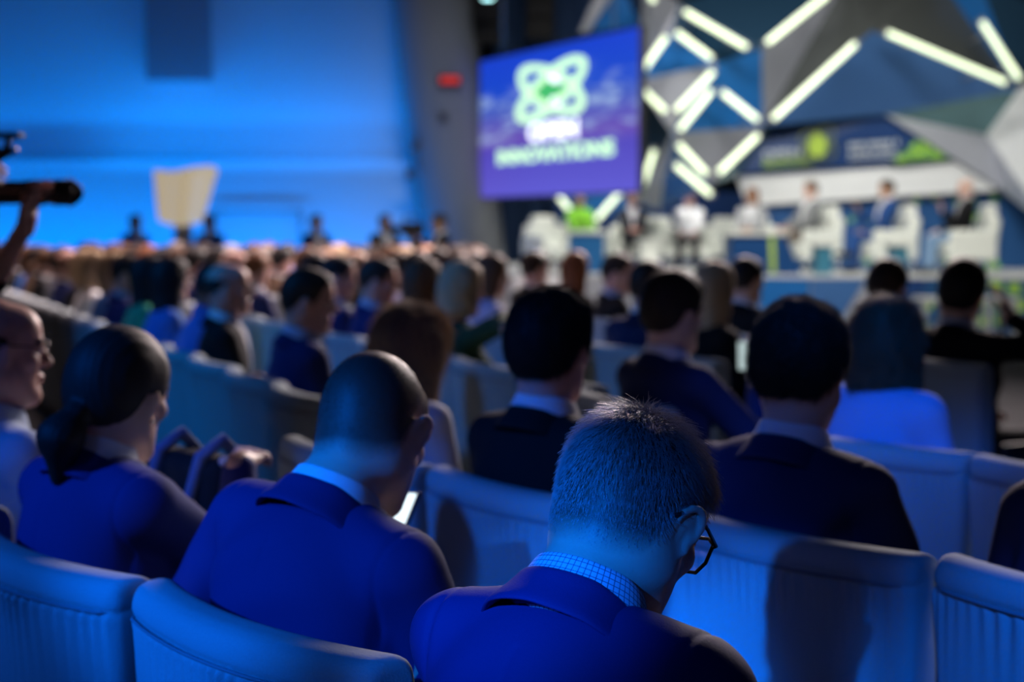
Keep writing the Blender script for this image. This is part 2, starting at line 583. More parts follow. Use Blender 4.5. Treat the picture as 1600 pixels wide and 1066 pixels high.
def hair_sdf(style, T, Rh, hc, N, fem, seed=0):
    """hair shell in body space"""
    S = SDF()
    th = {'buzz': 0.0035, 'short': 0.011, 'crew': 0.010, 'full': 0.020, 'curly': 0.022, 'bald': 0.003}.get(style, 0.014)
    if style == 'crew':
        S.add(T(ell((0, -0.014, 0.042), (0.0745 + 0.007, 0.096 + 0.008, 0.082 + 0.012))), 0)
        S.add(T(ell((0, -0.045, 0.0), (0.067 + 0.005, 0.060 + 0.005, 0.073))), 0.03)
    else:
        S.add(T(ell((0, -0.014, 0.042), (0.0745 + th, 0.096 + th, 0.082 + th * 1.15))), 0)
        S.add(T(ell((0, -0.045, 0.0), (0.067 + th * 0.8, 0.060 + th * 0.8, 0.071 + th * 0.4))), 0.03)
    if style in ('full', 'curly'):
        S.add(T(ell((0, -0.005, 0.085), (0.074, 0.085, 0.058))), 0.03)
        S.add(T(ell((0, 0.055, 0.088), (0.055, 0.035, 0.035))), 0.03)
    elif style in ('short', 'crew', 'buzz'):
        S.add(T(ell((0, 0.050, 0.058), (0.056 + th * .6, 0.040 + th * .6, 0.045 + th))), 0.03)
    if style == 'bald':
        xs = [-0.2, -0.07, -0.05, -0.02, 0.012, 0.03, 0.2]
        zs = [-0.06, -0.055, -0.03, 0.015, 0.012, 0.2, 0.4]
    else:
        xs = [-0.2, -0.075, -0.05, -0.022, 0.015, 0.03, 0.048, 0.062, 0.075, 0.088, 0.2]
        zs = [-0.062, -0.058, -0.04, 0.016, 0.016, -0.004, 0.025, 0.062, 0.082, 0.09, 0.11]
        if style == 'full':
            zs = [z - (0.012 if i < 3 else 0.0) for i, z in enumerate(zs)]
    if style in ('bob', 'long', 'longwave'):
        L = {'bob': -0.15, 'long': -0.24, 'longwave': -0.27}[style]
        for s in (-1, 1):
            S.add(T(cone((s * 0.052, 0.005, 0.03), (s * 0.066, 0.0, L + 0.05), 0.045, 0.036)), 0.04)
        S.add(T(ell((0, -0.055, L * 0.4), (0.082, 0.055, abs(L) * 0.62))), 0.05)
        S.add(T(ell((0, -0.05, L * 0.75), (0.088, 0.042, 0.055))), 0.04)
        S.add(T(ell((0, 0.0, 0.085), (0.076, 0.088, 0.060))), 0.03)
        # open the face
        S.sub(T(ell((0, 0.090, -0.035), (0.060, 0.075, 0.115))), 0.015)
        S.inter(T(lambda P: (L - P[..., 2] - 0.01 * np.sin(60 * P[..., 0]))), 0.02)
    else:
        fn = T(lambda P: 0.7 * (np.interp(P[..., 1], xs, zs) - P[..., 2]))
        S.inter(fn, 0.006)
        if style == 'bald':
            S.inter(T(lambda P: 0.8 * (P[..., 2] - (0.055 - 0.25 * np.maximum(P[..., 1] + 0.05, 0)))), 0.01)
        if style == 'ponytail':
            S.add(T(ell((0, -0.105, -0.035), (0.020, 0.022, 0.020))), 0.012)
            S.add(T(cone((0, -0.118, -0.045), (-0.006, -0.138, -0.085), 0.026, 0.040)), 0.015)
            S.add(T(cone((-0.006, -0.138, -0.085), (-0.012, -0.122, -0.160), 0.040, 0.016)), 0.02)
    if style != 'bald':
        if style == 'curly':
            r = np.random.default_rng(seed); q = r.uniform(0, 6, 6)
            S.disp = T(lambda P: 0.0016 * np.sin(150 * P[..., 0] + 2 * np.sin(60 * P[..., 2] + q[0]) + q[1]) * np.sin(140 * P[..., 2] + 2 * np.sin(70 * P[..., 1]) + q[2]) + 0.0016 * np.sin(60 * P[..., 1] + 40 * P[..., 0] + q[3]))
            S.amp = 0.006
        elif style in ('bob', 'long', 'longwave', 'ponytail', 'full', 'short'):
            a = {'longwave': 0.003, 'full': 0.0010, 'ponytail': 0.0006, 'short': 0.0012}.get(style, 0.0018)
            S.disp = T(lambda P: a * np.sin(70 * np.arctan2(P[..., 0], P[..., 1] + 0.35) * 1.6 + 5 * np.sin(12 * P[..., 2])) + a * 0.6 * np.sin(160 * P[..., 0] + 3 * np.sin(30 * P[..., 2]) + 4 * P[..., 1]))
            S.amp = 2 * a
    return S


def ring_collar(name, Rc, c, prof, m, parent, phis, n=64, tip=None):
    """folded collar swept round the neck. prof(phi)->list of (r, z) closed section; phi 0 = nape, +-pi = throat"""
    V, F, UVs = [], [], []
    k = None
    for i, ph in enumerate(np.linspace(phis[0], phis[1], n)):
        sec = prof(ph)
        k = len(sec)
        al = 0.0
        for j, (r, z) in enumerate(sec):
            V.append(Rc @ np.array((r * math.sin(ph), -r * 1.06 * math.cos(ph), z)) + c)
            if j: al += math.hypot(sec[j][0] - sec[j - 1][0], sec[j][1] - sec[j - 1][1])
            UVs.append((ph * 0.075, al))
    for i in range(n - 1):
        for j in range(k):
            F.append((i * k + j, (i + 1) * k + j, (i + 1) * k + (j + 1) % k, i * k + (j + 1) % k))
    F.append(tuple(range(k)))
    F.append(tuple((n - 1) * k + j for j in range(k))[::-1])
    b = MB(); b.add(V, F, True)
    o = b.build(name, m, parent)
    me = o.data
    uv = me.uv_layers.new(name='cloth')
    li = np.empty(len(me.loops), np.int32); me.loops.foreach_get('vertex_index', li)
    uv.data.foreach_set('uv', np.array(UVs, np.float32)[li].ravel())
    sm = o.modifiers.new('soft', 'SUBSURF'); sm.levels = 1; sm.render_levels = 1
    return o


def strands(name, hair_obj, n, length, m, parent, keep=None, flow=None, seed=3, rad=0.00045, seg=3, stand=0.35):
    """short hairs growing out of the hair shell, one mesh"""
    me = hair_obj.data
    me.calc_loop_triangles()
    nv = len(me.vertices)
    co = np.empty(nv * 3, np.float32); me.vertices.foreach_get('co', co); co = co.reshape(-1, 3)
    nt = len(me.loop_triangles)
    tr = np.empty(nt * 3, np.int32); me.loop_triangles.foreach_get('vertices', tr); tr = tr.reshape(-1, 3)
    a, b, c = co[tr[:, 0]], co[tr[:, 1]], co[tr[:, 2]]
    nr = np.cross(b - a, c - a); ar = np.linalg.norm(nr, axis=1); nr = nr / (ar[:, None] + 1e-12)
    r = np.random.default_rng(seed)
    t = r.choice(nt, n, p=ar / ar.sum())
    u, v = r.random(n), r.random(n)
    fl = u + v > 1; u[fl], v[fl] = 1 - u[fl], 1 - v[fl]
    P = a[t] + u[:, None] * (b[t] - a[t]) + v[:, None] * (c[t] - a[t])
    Nn = nr[t]
    if keep is not None:
        k = keep(P, Nn)
        P, Nn = P[k], Nn[k]
    n = len(P)
    fd = flow(P, Nn) + r.normal(0, 0.22, (n, 3))
    fd = fd - Nn * (fd * Nn).sum(1)[:, None]
    fd /= np.linalg.norm(fd, axis=1)[:, None] + 1e-9
    st = np.clip(stand + r.normal(0, 0.12, n), 0.05, 1.2)[:, None]
    L = (length(P, Nn) * r.uniform(0.6, 1.15, n))[:, None]
    pts = []
    base = P - Nn * 0.001
    for i in range(seg + 1):
        f = i / seg
        pts.append(base + L * (Nn * (st * f * (1 - 0.35 * f)) + fd * (f * 0.55 + 0.45 * f * f)) )
    side = np.cross(Nn, fd); up = np.cross(fd, side)
    V = np.empty((n, (seg + 1) * 3, 3), np.float32)
    for i in range(seg + 1):
        w = rad * (1.0 - 0.8 * i / seg)
        for q in range(3):
            an = 2.094 * q
            V[:, i * 3 + q] = pts[i] + w * (math.cos(an) * side + math.sin(an) * up)
    Fq = []
    for i in range(seg):
        for q in range(3):
            Fq.append((i * 3 + q, i * 3 + (q + 1) % 3, (i + 1) * 3 + (q + 1) % 3, (i + 1) * 3 + q))
    Fq = np.array(Fq)
    Q = (np.arange(n)[:, None, None] * ((seg + 1) * 3) + Fq[None]).reshape(-1, 4)
    return mesh_np(name, V.reshape(-1, 3), Q, [m], parent)


SKINC = {'fair': (0.62, 0.40, 0.33), 'pink': (0.60, 0.34, 0.28), 'tan': (0.46, 0.27, 0.18), 'brown': (0.20, 0.10, 0.065)}
HAIRC = {'black': (0.012, 0.011, 0.012), 'dark': (0.028, 0.02, 0.016), 'brown': (0.09, 0.045, 0.022), 'auburn': (0.20, 0.075, 0.03), 'grey': (0.28, 0.26, 0.24), 'ash': (0.15, 0.125, 0.105),
         'blond': (0.46, 0.33, 0.20), 'white': (0.55, 0.53, 0.50)}


def SKIN(tone, hc='dark'):
    nm = 'skin_' + tone + '_' + hc
    if nm in MATS:
        return MATS[nm]
    m = mat(nm, SKINC[tone], 0.5, bump=0.15, scale=300, sss=0.12)
    nt = m.node_tree; b = nt.nodes['Principled BSDF']
    at = nt.nodes.new('ShaderNodeAttribute'); at.attribute_name = 'stubble'      # closely cropped hair under the skin's edge of the hair
    mx = nt.nodes.new('ShaderNodeMix'); mx.data_type = 'RGBA'
    mx.inputs['A'].default_value = (*SKINC[tone], 1); mx.inputs['B'].default_value = (*[c * 0.9 for c in HAIRC[hc]], 1)
    nt.links.new(at.outputs['Fac'], mx.inputs['Factor']); nt.links.new(mx.outputs['Result'], b.inputs['Base Color'])
    return m


HAIRM = lambda c: mat('hair_' + c, HAIRC[c], 0.6, bump=0.35, scale=160, var=0.3, spec=0.25)
LIP = lambda: mat('lips', (0.45, 0.17, 0.16), 0.4)
EYEW = lambda: mat('eyeball', (0.75, 0.74, 0.72), 0.2)
IRIS = lambda: mat('iris', (0.03, 0.02, 0.015), 0.2)


def person(loc, heading, label=None, group=None, name='person', p=None, parent_col=None):
    """heading in degrees, clockwise from +Y. returns root (Empty) and a dict of parts"""
    q = dict(h=0.006, lean=4, side=0, hy=0, pitch=5, roll=0, w=1.0, fem=False, hair='short', hcol='dark', skin='fair', top='jacket',
             tcol=('navy', (0.016, 0.024, 0.10)), ccol=('white_shirt', (0.75, 0.76, 0.80)), legs='sit', lcol=('charcoal', (0.02, 0.022, 0.03)),
             arms='lap', collar=True, twist=0, fold=0.004, seed=0, seat=0.47, round_back=0.0, hsize=1.0, headfwd=0.0, shrug=0.0, neck=0.0, strandhair=False, chgt=0.058, parts='all', hairh=None)
    q.update(p or {})
    h = q['h']; fine = h <= 0.0042
    stand = q['legs'] == 'stand'
    root = empty(name, loc, -heading * D2R)
    if label:
        tag(root, label, 'person', group)
    out = {'root': root}
    H = np.array((0, 0.02, q['seat'] + 0.095)) if not stand else np.array((0, 0, 0.95))
    Rt = rz(-q['twist'] * D2R) @ ry(q['side'] * D2R) @ rx(-q['lean'] * D2R)
    w = q['w'] * (0.90 if q['fem'] else 1.0)
    def t_(v): return H + Rt @ (np.array(v, float) * np.array((w, 1, 1)))
    N = t_((0, -0.015 + q['round_back'] * 0.25, 0.485))
    Rn = rz(-0.3 * q['hy'] * D2R) @ ry((0.6 * q['side'] + 0.4 * q['roll']) * D2R) @ rx(-(0.35 * q['lean'] + 0.5 * q['pitch']) * D2R)
    hs = q['hsize'] * (0.95 if q['fem'] else 1.0)
    Rh = rz(-q['hy'] * D2R) @ ry(q['roll'] * D2R) @ rx(-q['pitch'] * D2R)
    hc = N + Rn @ np.array((0, 0.025 + q['headfwd'], 0.150 + q['neck']))
    def T(fn):
        return lambda P: fn(((P - hc) @ Rh) / hs) * hs
    out.update(N=N, hc=hc, Rh=Rh, Rt=Rt, hs=hs)
    # arms
    sh = {s: t_((s * 0.178, -0.01 + q['round_back'] * 0.3, 0.41 + q['shrug'])) for s in (-1, 1)}
    arms = {}
    for s in (-1, 1):
        A = q['arms']
        if A == 'lap':
            d = dict(W=(s * 0.13, 0.36, H[2] + 0.10), d=(-s * 0.45, 0.9, -0.15), n=(0, 0.2, 1), curl=0.35)
        elif A == 'cross':
            d = dict(W=(-s * 0.06, 0.20 + 0.03 * s, H[2] + 0.24), d=(-s, 0.15, 0.1), n=(0, 1, 0.3), curl=0.5)
        elif A == 'clasp':
            d = dict(W=(s * 0.065, 0.33, H[2] + 0.13), d=(-s * 0.7, 0.7, 0.1), n=(s * 0.5, 0.4, 0.8), curl=0.7)
        else:
            d = dict(A[s])
        W = np.array(d['W'], float)
        E, W = ik(sh[s], W, 0.285, 0.255, d.get('pole', (s * 0.55, -0.75, -0.6)))
        arms[s] = (E, W, d)
    out['arms'] = arms
    # legs
    legs = {}
    for s in (-1, 1):
        hp = H + np.array((s * 0.085, 0.0, -0.02))
        if stand:
            kn = np.array((s * 0.10, 0.02, 0.50)); an = np.array((s * 0.11, -0.01, 0.085))
        elif q['legs'] == 'cross' and s == 1:
            kn = np.array((-0.01, 0.47, q['seat'] + 0.19)); an = np.array((-0.22, 0.58, q['seat'] - 0.14))
        else:
            kn = np.array((s * 0.12, 0.43, q['seat'] + 0.055)); an = np.array((s * 0.12, 0.43 + q.get('foot', 0.02), 0.085))
        legs[s] = (hp, kn, an)
    # ---------------- body: one continuous surface
    B = SDF()
    B.add(cone(t_((0, 0, 0.0)), t_((0, -0.0, 0.34)), 0.083, 0.105), 0)
    B.add(cone(t_((-0.12, 0, 0.40)), t_((0.12, 0, 0.40)), 0.055), 0.04)
    nb = hc + Rh @ np.array((0, -0.030, -0.045)) * hs
    nw = 0.050 if q['fem'] else 0.0585
    B.add(cone(t_((0, -0.005, 0.40)), N + (nb - N) * 0.1, 0.062, nw * 1.02), 0.03)
    B.add(cone(N + (nb - N) * 0.1, nb, nw * 1.02, nw * 0.98), 0.02)
    for s in (-1, 1):
        E, W, d = arms[s]
        B.add(cone(sh[s] - np.array((s * 0.02, 0, 0)), E, 0.045, 0.036), 0.03)
        B.add(cone(E, W, 0.038, 0.025), 0.01)
        hp, kn, an = legs[s]
        B.add(cone(hp, kn, 0.066, 0.046), 0.03)
        B.add(cone(kn, an, 0.045, 0.034), 0.01)
    first = True
    for fn, k, op in head_ops(fine, q['fem']):
        B.add(T(fn), 0.028 if first else k * hs, op); first = False
    for s in (-1, 1):
        E, W, d = arms[s]
        hand_prims(B, W, np.array(d.get('d', W - E), float), d.get('n', (0, 0, 1)), s, d.get('curl', 0.5), sc_=0.92 if q['fem'] else 1.0)
    allp = [hc + np.array((0, 0, 0.15)), hc - 0.16, hc + 0.16] + [x for s in (-1, 1) for x in (sh[s], arms[s][0], arms[s][1] + 0.2 * np.array(arms[s][2].get('d', (0, 0, 0))) / max(1e-6, np.linalg.norm(arms[s][2].get('d', (0, 0, 1)))), legs[s][1], legs[s][2])]
    allp = np.array(allp)
    lo, hi = allp.min(0) - 0.14, allp.max(0) + 0.14
    lo[2] = max(lo[2], 0.02); lo[1] = min(lo[1], -0.15)
    V, Q = B.mesh(lo, hi, h)
    # face colouring by region
    L = ((V - hc) @ Rh) / hs
    fc = L[Q].mean(1)
    fm = np.zeros(len(Q), np.int32)
    lipm = (np.abs(fc[:, 0]) < 0.024) & (fc[:, 2] > -0.076) & (fc[:, 2] < -0.046) & (fc[:, 1] > 0.086) & (fc[:, 2] > -0.073 + 8 * fc[:, 0] ** 2) & (fc[:, 2] < -0.047 - 6 * fc[:, 0] ** 2)
    fm[lipm] = 1
    for s in (-1, 1):
        e = np.linalg.norm(fc - np.array((s * 0.031, 0.078, 0.006)), axis=1)
        em = (e < 0.0137) & (fc[:, 1] > 0.083) & (np.abs(fc[:, 2] - 0.005) < 0.0055)
        fm[em] = 2
        fm[em & (np.hypot(fc[:, 0] - s * 0.031, fc[:, 2] - 0.006) < 0.0055)] = 3
        br = (np.abs(fc[:, 0] * s - 0.034) < 0.021) & (np.abs(fc[:, 2] - 0.029 + 4 * (fc[:, 0] * s - 0.034) ** 2) < 0.0045) & (fc[:, 1] > 0.07)
        fm[br] = 4
    body = mesh_np('body', V, Q, [SKIN(q['skin'], q.get('scalp', q['hcol'])), LIP(), EYEW(), IRIS(), HAIRM('dark' if q['hcol'] in ('white', 'grey') else q['hcol'])], root, fm=fm)
    if q['hair'] in ('buzz', 'crew', 'short', 'full', 'bald'):
        ys = np.array([-0.2, -0.075, -0.05, -0.02, 0.012, 0.03, 0.048, 0.062, 0.075, 0.2])
        zs = np.array([-0.072, -0.070, -0.055, 0.0, 0.0, -0.02, 0.02, 0.06, 0.082, 0.2]) if q['hair'] != 'bald' else np.array([-0.07, -0.065, -0.04, 0.01, 0.012, 0.02, 0.2, 0.3, 0.4, 0.5])
        dd = L[:, 2] - np.interp(L[:, 1], ys, zs)
        st = np.clip((dd + 0.004) / 0.035, 0, 1) * {'buzz': 0.85, 'crew': 0.9, 'bald': 0.35}.get(q['hair'], 0.9) * (np.abs(L[:, 0]) < 0.0795)
        if q['hair'] == 'bald':
            st = st * np.clip((0.075 - L[:, 2] - 0.3 * np.maximum(L[:, 1] + 0.05, 0)) / 0.03, 0, 1)
        if q['hair'] == 'crew' or q['hair'] == 'buzz':
            bd = np.clip((-0.030 - L[:, 2]) / 0.02, 0, 1) * np.clip((L[:, 1] - 0.02) / 0.03, 0, 1) * np.clip((L[:, 2] + 0.14) / 0.02, 0, 1)
            st = np.maximum(st, bd * 0.45)
        at = body.data.attributes.new('stubble', 'FLOAT', 'POINT')
        at.data.foreach_set('value', st.astype(np.float32))
    out['body'] = body
    # ---------------- hair
    if q['hair'] and not q['strandhair']:
        S = hair_sdf(q['hair'], T, Rh, hc, N, q['fem'], q['seed'])
        V, Q = S.mesh(hc - 0.33, hc + 0.24, (q['hairh'] or h) * (0.8 if fine else 1.0))
        out['hair'] = mesh_np('hair', V, Q, [HAIRM(q['hcol'])], root)
    # ---------------- top
    top = q['top']
    J = SDF()
    J.add(ell(t_((0, 0.012, 0.07)), (0.178 * w, 0.132, 0.175), Rt), 0)
    J.add(ell(t_((0, 0.0, 0.27)), (0.188 * w, 0.122, 0.23), Rt), 0.05)
    J.add(ell(t_((0, -0.045 - 0.0 * q['round_back'], 0.33)), (0.155 * w, 0.075 + q['round_back'], 0.145), Rt), 0.05)
    sr = 0.062 if top == 'jacket' else 0.056
    J.add(cone(sh[-1] + (sh[1] - sh[-1]) * 0.08, sh[1] + (sh[-1] - sh[1]) * 0.08, sr), 0.05)
    for s in (-1, 1):
        J.add(cone(N + (t_((s * 0.03, -0.012, 0.44)) - t_((0, -0.015, 0.485))), sh[s] + (sh[-s] - sh[s]) * 0.06 + np.array((0, 0, 0.004)), 0.044, sr - 0.004), 0.035)
    if q['fem']:
        for s in (-1, 1):
            J.add(ell(t_((s * 0.075, 0.10, 0.25)), (0.065, 0.055, 0.065), Rt), 0.04)
    tops_ = list(J.ops)
    for s in (-1, 1):
        E, W, d = arms[s]
        slv = q.get('sleeve', 1.0)
        J.add(cone(sh[s], E, sr, 0.054 if top == 'jacket' else 0.047), 0.035 if top != 'jacket' else 0.018)
        We = E + (W - E) * 0.93 * slv
        if slv > 0.1:
            J.add(cone(E, We, 0.053 if top == 'jacket' else 0.045, 0.038), 0.012)
    # neck opening
    nd0 = (nb - N) / np.linalg.norm(nb - N)
    ncut = (cone(N + nd0 * 0.012, N + nd0 * 0.2, nw - 0.002, nw + 0.012), 0.010, 's')
    tops_.append(ncut)
    J.ops.append(ncut)
    fo = None
    if q['fold'] > 0:
        fo0 = folds(q['fold'], 1.0, q['seed'] + 11)
        if top == 'jacket' and h < 0.006:
            def fo(P):
                L_ = (P - H) @ Rt
                sm_ = np.exp(-((np.abs(L_[..., 0]) - 0.172 * w - 0.10 * (0.45 - L_[..., 2]) ** 2) / 0.005) ** 2) * (L_[..., 2] > 0.18)
                bk = np.exp(-((L_[..., 0]) / 0.005) ** 2) * (L_[..., 1] < 0) * (L_[..., 2] < 0.44)
                return fo0(P) - 0.0032 * sm_ - 0.0016 * bk
        else:
            fo = fo0
        J.disp = fo; J.amp = q['fold'] * 1.2
    if not stand:
        J.inter(lambda P: (q['seat'] + 0.006) - P[..., 2], 0.0)
    V, Q = J.mesh(lo - 0.03, np.array([hi[0], hi[1], N[2] + 0.2]) if hi[2] < 9 else hi, h * 1.1)
    tm = cloth(*q['tcol'])
    topo = mesh_np({'jacket': 'jacket', 'shirt': 'shirt', 'sweater': 'sweater', 'blouse': 'blouse', 'coat': 'coat'}[top], V, Q, [tm], root)
    out['top'] = topo
    # ---------------- collars, built round the neck
    if q['collar']:
        nd = Rt.T @ (nb - N); tl = math.atan2(nd[1], nd[2])
        Rc = Rt @ rx(-(0.15 + 0.45 * max(0.0, tl)))
        Rc = rz(-0.25 * q['hy'] * D2R) @ Rc
        cb = N + Rt @ np.array((0, 0.002 + 0.008 * max(0.0, tl), -0.016))
        g = nw + 0.010
        def pj(ph):
            a = abs(ph) / math.pi
            hgt = 0.034 - 0.045 * max(0, a - 0.22)
            fl = 0.052 + 0.02 * a
            r0 = g + 0.005
            return [(r0, -0.012), (r0 - 0.001, hgt * 0.6), (r0 + 0.001, hgt), (r0 + 0.006, hgt + 0.003), (r0 + 0.011, hgt - 0.003), (r0 + 0.018, hgt * 0.4), (r0 + fl * 0.62, hgt - fl * 0.82),
                    (r0 + fl * 0.66, hgt - fl * 0.97), (r0 + fl * 0.58, hgt - fl * 1.02), (r0 + 0.014, hgt * 0.15), (r0 + 0.006, -0.012)]
        def ps(ph):
            a = abs(ph) / math.pi
            hgt = q['chgt'] - 0.020 * max(0, a - 0.4)
            fl = 0.022 + 0.02 * min(1, a / 0.4) + 0.038 * max(0, (a - 0.45)) ** 1.3 * 2.2
            r0 = g - 0.004
            return [(r0, -0.02), (r0 - 0.001, hgt * 0.6), (r0 - 0.001, hgt), (r0 + 0.002, hgt + 0.002), (r0 + 0.0055, hgt), (r0 + 0.009 + 0.008 * a, hgt * 0.6), (r0 + 0.012 + 0.026 * a, hgt - fl),
                    (r0 + 0.010 + 0.025 * a, hgt - fl - 0.001), (r0 + 0.006, hgt * 0.4), (r0 + 0.003, -0.02)]
        nc = 72 if fine else 26
        if top == 'jacket':
            out['collar'] = ring_collar('collar', Rc, cb - Rt @ np.array((0, 0, 0.007)), pj, tm, topo, (-2.05, 2.05), nc)
            if q['ccol'] is not None:
                out['shirt_collar'] = ring_collar('shirt_collar', Rc, cb, ps, q.get('collar_mat') or cloth(*q['ccol']), root, (-2.75, 2.75), nc)
        elif top in ('shirt', 'blouse', 'coat'):
            out['shirt_collar'] = ring_collar('collar', Rc, cb, ps, tm, topo, (-2.75, 2.75), nc)
        if top == 'jacket' and q['ccol'] is not None:
            X = SDF(); X.ops = list(tops_)      # shirt front seen between the lapels
            X.disp = lambda P: (fo(P) if q['fold'] > 0 else 0.0) + 0.004
            X.amp = q['fold'] * 1.2 + 0.004
            def wedge(P):
                L_ = (P - H) @ Rt
                return np.maximum(np.abs(L_[..., 0]) - np.clip(0.075 * (L_[..., 2] - 0.14) / 0.30, -0.02, 0.075), 0.04 - L_[..., 1]) * 0.9
            X.inter(wedge, 0.0)
            V, Q = X.mesh(N - np.array((0.2, 0.1, 0.45)), N + np.array((0.2, 0.45, 0.08)), h * 1.1)
            if len(V):
                out['shirt_front'] = mesh_np('shirt_front', V, Q, [cloth(*q['ccol'])], root)
    # cuffs
    # ---------------- trousers and shoes
    if q['parts'] == 'all':
        G = SDF()
        G.add(ell(H + np.array((0, 0.0, 0.005)), (0.165 * w, 0.125, 0.10)), 0)
        for s in (-1, 1):
            hp, kn, an = legs[s]
            G.add(cone(hp, kn, 0.083, 0.060), 0.03)
            G.add(cone(kn, an + (kn - an) * 0.05, 0.060, 0.050), 0.012)
        if not stand:     # the seat side is pressed flat
            G.inter(lambda P: np.where(P[..., 1] < 0.36, (q['seat'] + 0.005) - P[..., 2], -1.0), 0.0)
        G.disp = folds(0.003, 1.0, q['seed'] + 5); G.amp = 0.005
        V, Q = G.mesh(np.array((-0.42, -0.2, 0.03)), np.array((0.42, 0.8, H[2] + 0.16)), max(h, 0.006))
        out['trousers'] = mesh_np('trousers', V, Q, [cloth(*q['lcol'])], root)
        for s in (-1, 1):
            hp, kn, an = legs[s]
            F_ = SDF()
            dirf = np.array((s * 0.15, 1, -0.05 if an[2] < 0.12 else 0.2)); dirf /= np.linalg.norm(dirf)
            F_.add(cone(an + np.array((0, -0.03, -0.035)), an + dirf * 0.06 + np.array((0, 0, -0.035)), 0.036, 0.040), 0)
            F_.add(cone(an + dirf * 0.06 + np.array((0, 0, -0.038)), an + dirf * 0.17 + np.array((0, 0, -0.045)), 0.042, 0.032), 0.02)
            F_.add(cone(an, an + np.array((0, 0, -0.03)), 0.040), 0.02)
            if an[2] < 0.12:
                F_.inter(lambda P: 0.004 - P[..., 2], 0.004)
            V, Q = F_.mesh(an - 0.14, an + np.array((0.16, 0.28, 0.12)), 0.007)
            out.setdefault('shoes', []).append(mesh_np('shoe', V, Q, [mat('black_leather', (0.012, 0.012, 0.014), 0.35)], root))
    return out
# ------------------------------------------------------------------ hall shell
def struct(o, label=None):
    o['kind'] = 'structure'
    if label: o['label'] = label
    return o


def slab(name, c, size, m, bev=0.0):
    return struct(MB().box(c, size, bev=bev).build(name, m))


M_FLOOR = mat('carpet_grey', (0.012, 0.013, 0.016), 0.95, bump=0.3, scale=200, var=0.25)
M_WALL = mat('wall_paint', (0.42, 0.58, 0.68), 0.8, bump=0.05, scale=40)
M_DARK = mat('black_drape', (0.012, 0.013, 0.016), 0.9, bump=0.3, scale=20)
M_COL = mat('column_plaster', (0.20, 0.21, 0.24), 0.75, bump=0.05, scale=30)
slab('floor', (2, 11, -0.05), (34, 32, 0.1), M_FLOOR)
slab('ceiling', (2, 11, 10.05), (34, 32, 0.1), M_DARK)
slab('wall_back', (-7.8, 24.2, 5), (14.4, 0.3, 10), M_WALL)
slab('wall_left', (-15.1, 11, 5), (0.2, 32, 10), M_DARK)
slab('wall_right', (19.1, 11, 5), (0.2, 32, 10), M_DARK)
slab('wall_rear', (2, -5.1, 5), (34, 0.2, 10), M_DARK)
slab('wall_behind_stage', (9.0, 26.0, 5), (19.9, 0.2, 10), M_DARK)
# projecting lower panel of the blue wall with its ledge
zt = U(400, 250, 23.7)[2]
slab('trim_1', (-7.9, 23.82, zt / 2), (14.0, 0.36, zt), M_WALL, 0.01)
# box housing that hangs down the upper wall
a, b = U(228, 125, 23.6), U(322, 125, 23.6)
slab('trim_2', ((a[0] + b[0]) / 2, 23.85, (a[2] + 10) / 2), (b[0] - a[0], 0.5, 10 - a[2]), mat('housing_grey', (0.22, 0.24, 0.30), 0.7), 0.01)
# thin rail frame low on the wall panel
fr = MB()
for (x0, y0, x1, y1) in ((335, 330, 470, 330), (335, 330, 335, 385), (470, 330, 470, 385)):
    fr.tube([U(x0, y0, 23.45), U(x1, y1, 23.45)], 0.025, 8)
tag(fr.build('wall_rail', mat('rail_blue_grey', (0.25, 0.27, 0.30), 0.5)), 'thin rail frame fixed low on the blue wall', 'rail')
# big leaning column between the blue wall and the screen: splayed plan, foot further right
def colpt(px, py, d): return U(px, py, d)
cb = MB()
zl, zh = 0.0, 10.0
def xat(px0, py0, px1, py1, d, z):
    p, r = U(px0, py0, d), U(px1, py1, d)
    t = (z - p[2]) / (r[2] - p[2]); return p[0] + t * (r[0] - p[0])
d0 = 22.6
xl = [xat(606, 0, 645, 330, d0, z) for z in (zl, zh)]
xr_ = [xat(742, 0, 790, 400, d0, z) for z in (zl, zh)]
poly = []
prof = [(-0.0, 0.9), (0.05, 0.35), (0.18, 0.06), (0.4, 0.0), (0.7, 0.10), (0.9, 0.40), (1.0, 0.9)]
V = []
for zi in (0, 1):
    for (u, dy) in prof:
        V.append((xl[zi] + u * (xr_[zi] - xl[zi]), d0 + dy, (zl, zh)[zi]))
n = len(prof)
F = [(i, i + 1, n + i + 1, n + i) for i in range(n - 1)] + [(n - 1, 0, n, 2 * n - 1), tuple(range(n))[::-1], tuple(range(n, 2 * n))]
struct(cb.add(V, F, True).build('column', M_COL))
# fittings on the column
p = U(703, 127, d0 - 0.025)
ex = MB().box(p, (0.36, 0.09, 0.20), bev=0.01).build('emergency_sign', mat('dark_plastic', (0.02, 0.02, 0.022), 0.5))
tag(ex, 'small red lit sign box high on the grey column', 'sign')
MB().box(p + np.array((0, -0.05, 0.015)), (0.30, 0.02, 0.11), bev=0.004).build('lit_face', mat('sign_red', (0.3, 0.01, 0.01), 0.4, emit=(1.0, 0.03, 0.03), estr=0.45), ex)
for nm, px, py, sz, lab in (('wall_sensor', 693, 184, 0.14, 'small dark sensor box below the red sign on the column'),
                            ('wall_socket', 648, 229, 0.10, 'upper small grey fitting on the left edge of the column'),
                            ('wall_socket', 641, 272, 0.13, 'lower small grey fitting on the left edge of the column')):
    p = U(px, py, d0 + (-0.01 if px > 680 else 0.1))
    o = MB().box(p, (sz, 0.10, sz * 1.2), bev=0.012).build(nm, mat('fitting_grey', (0.10, 0.10, 0.12), 0.5))
    MB().box(p + np.array((0, -0.055, 0)), (sz * .5, 0.02, sz * .6), bev=0.004).build('cover', mat('dark_plastic', (0.02, 0.02, 0.022), 0.5), o)
    tag(o, lab, 'fitting')
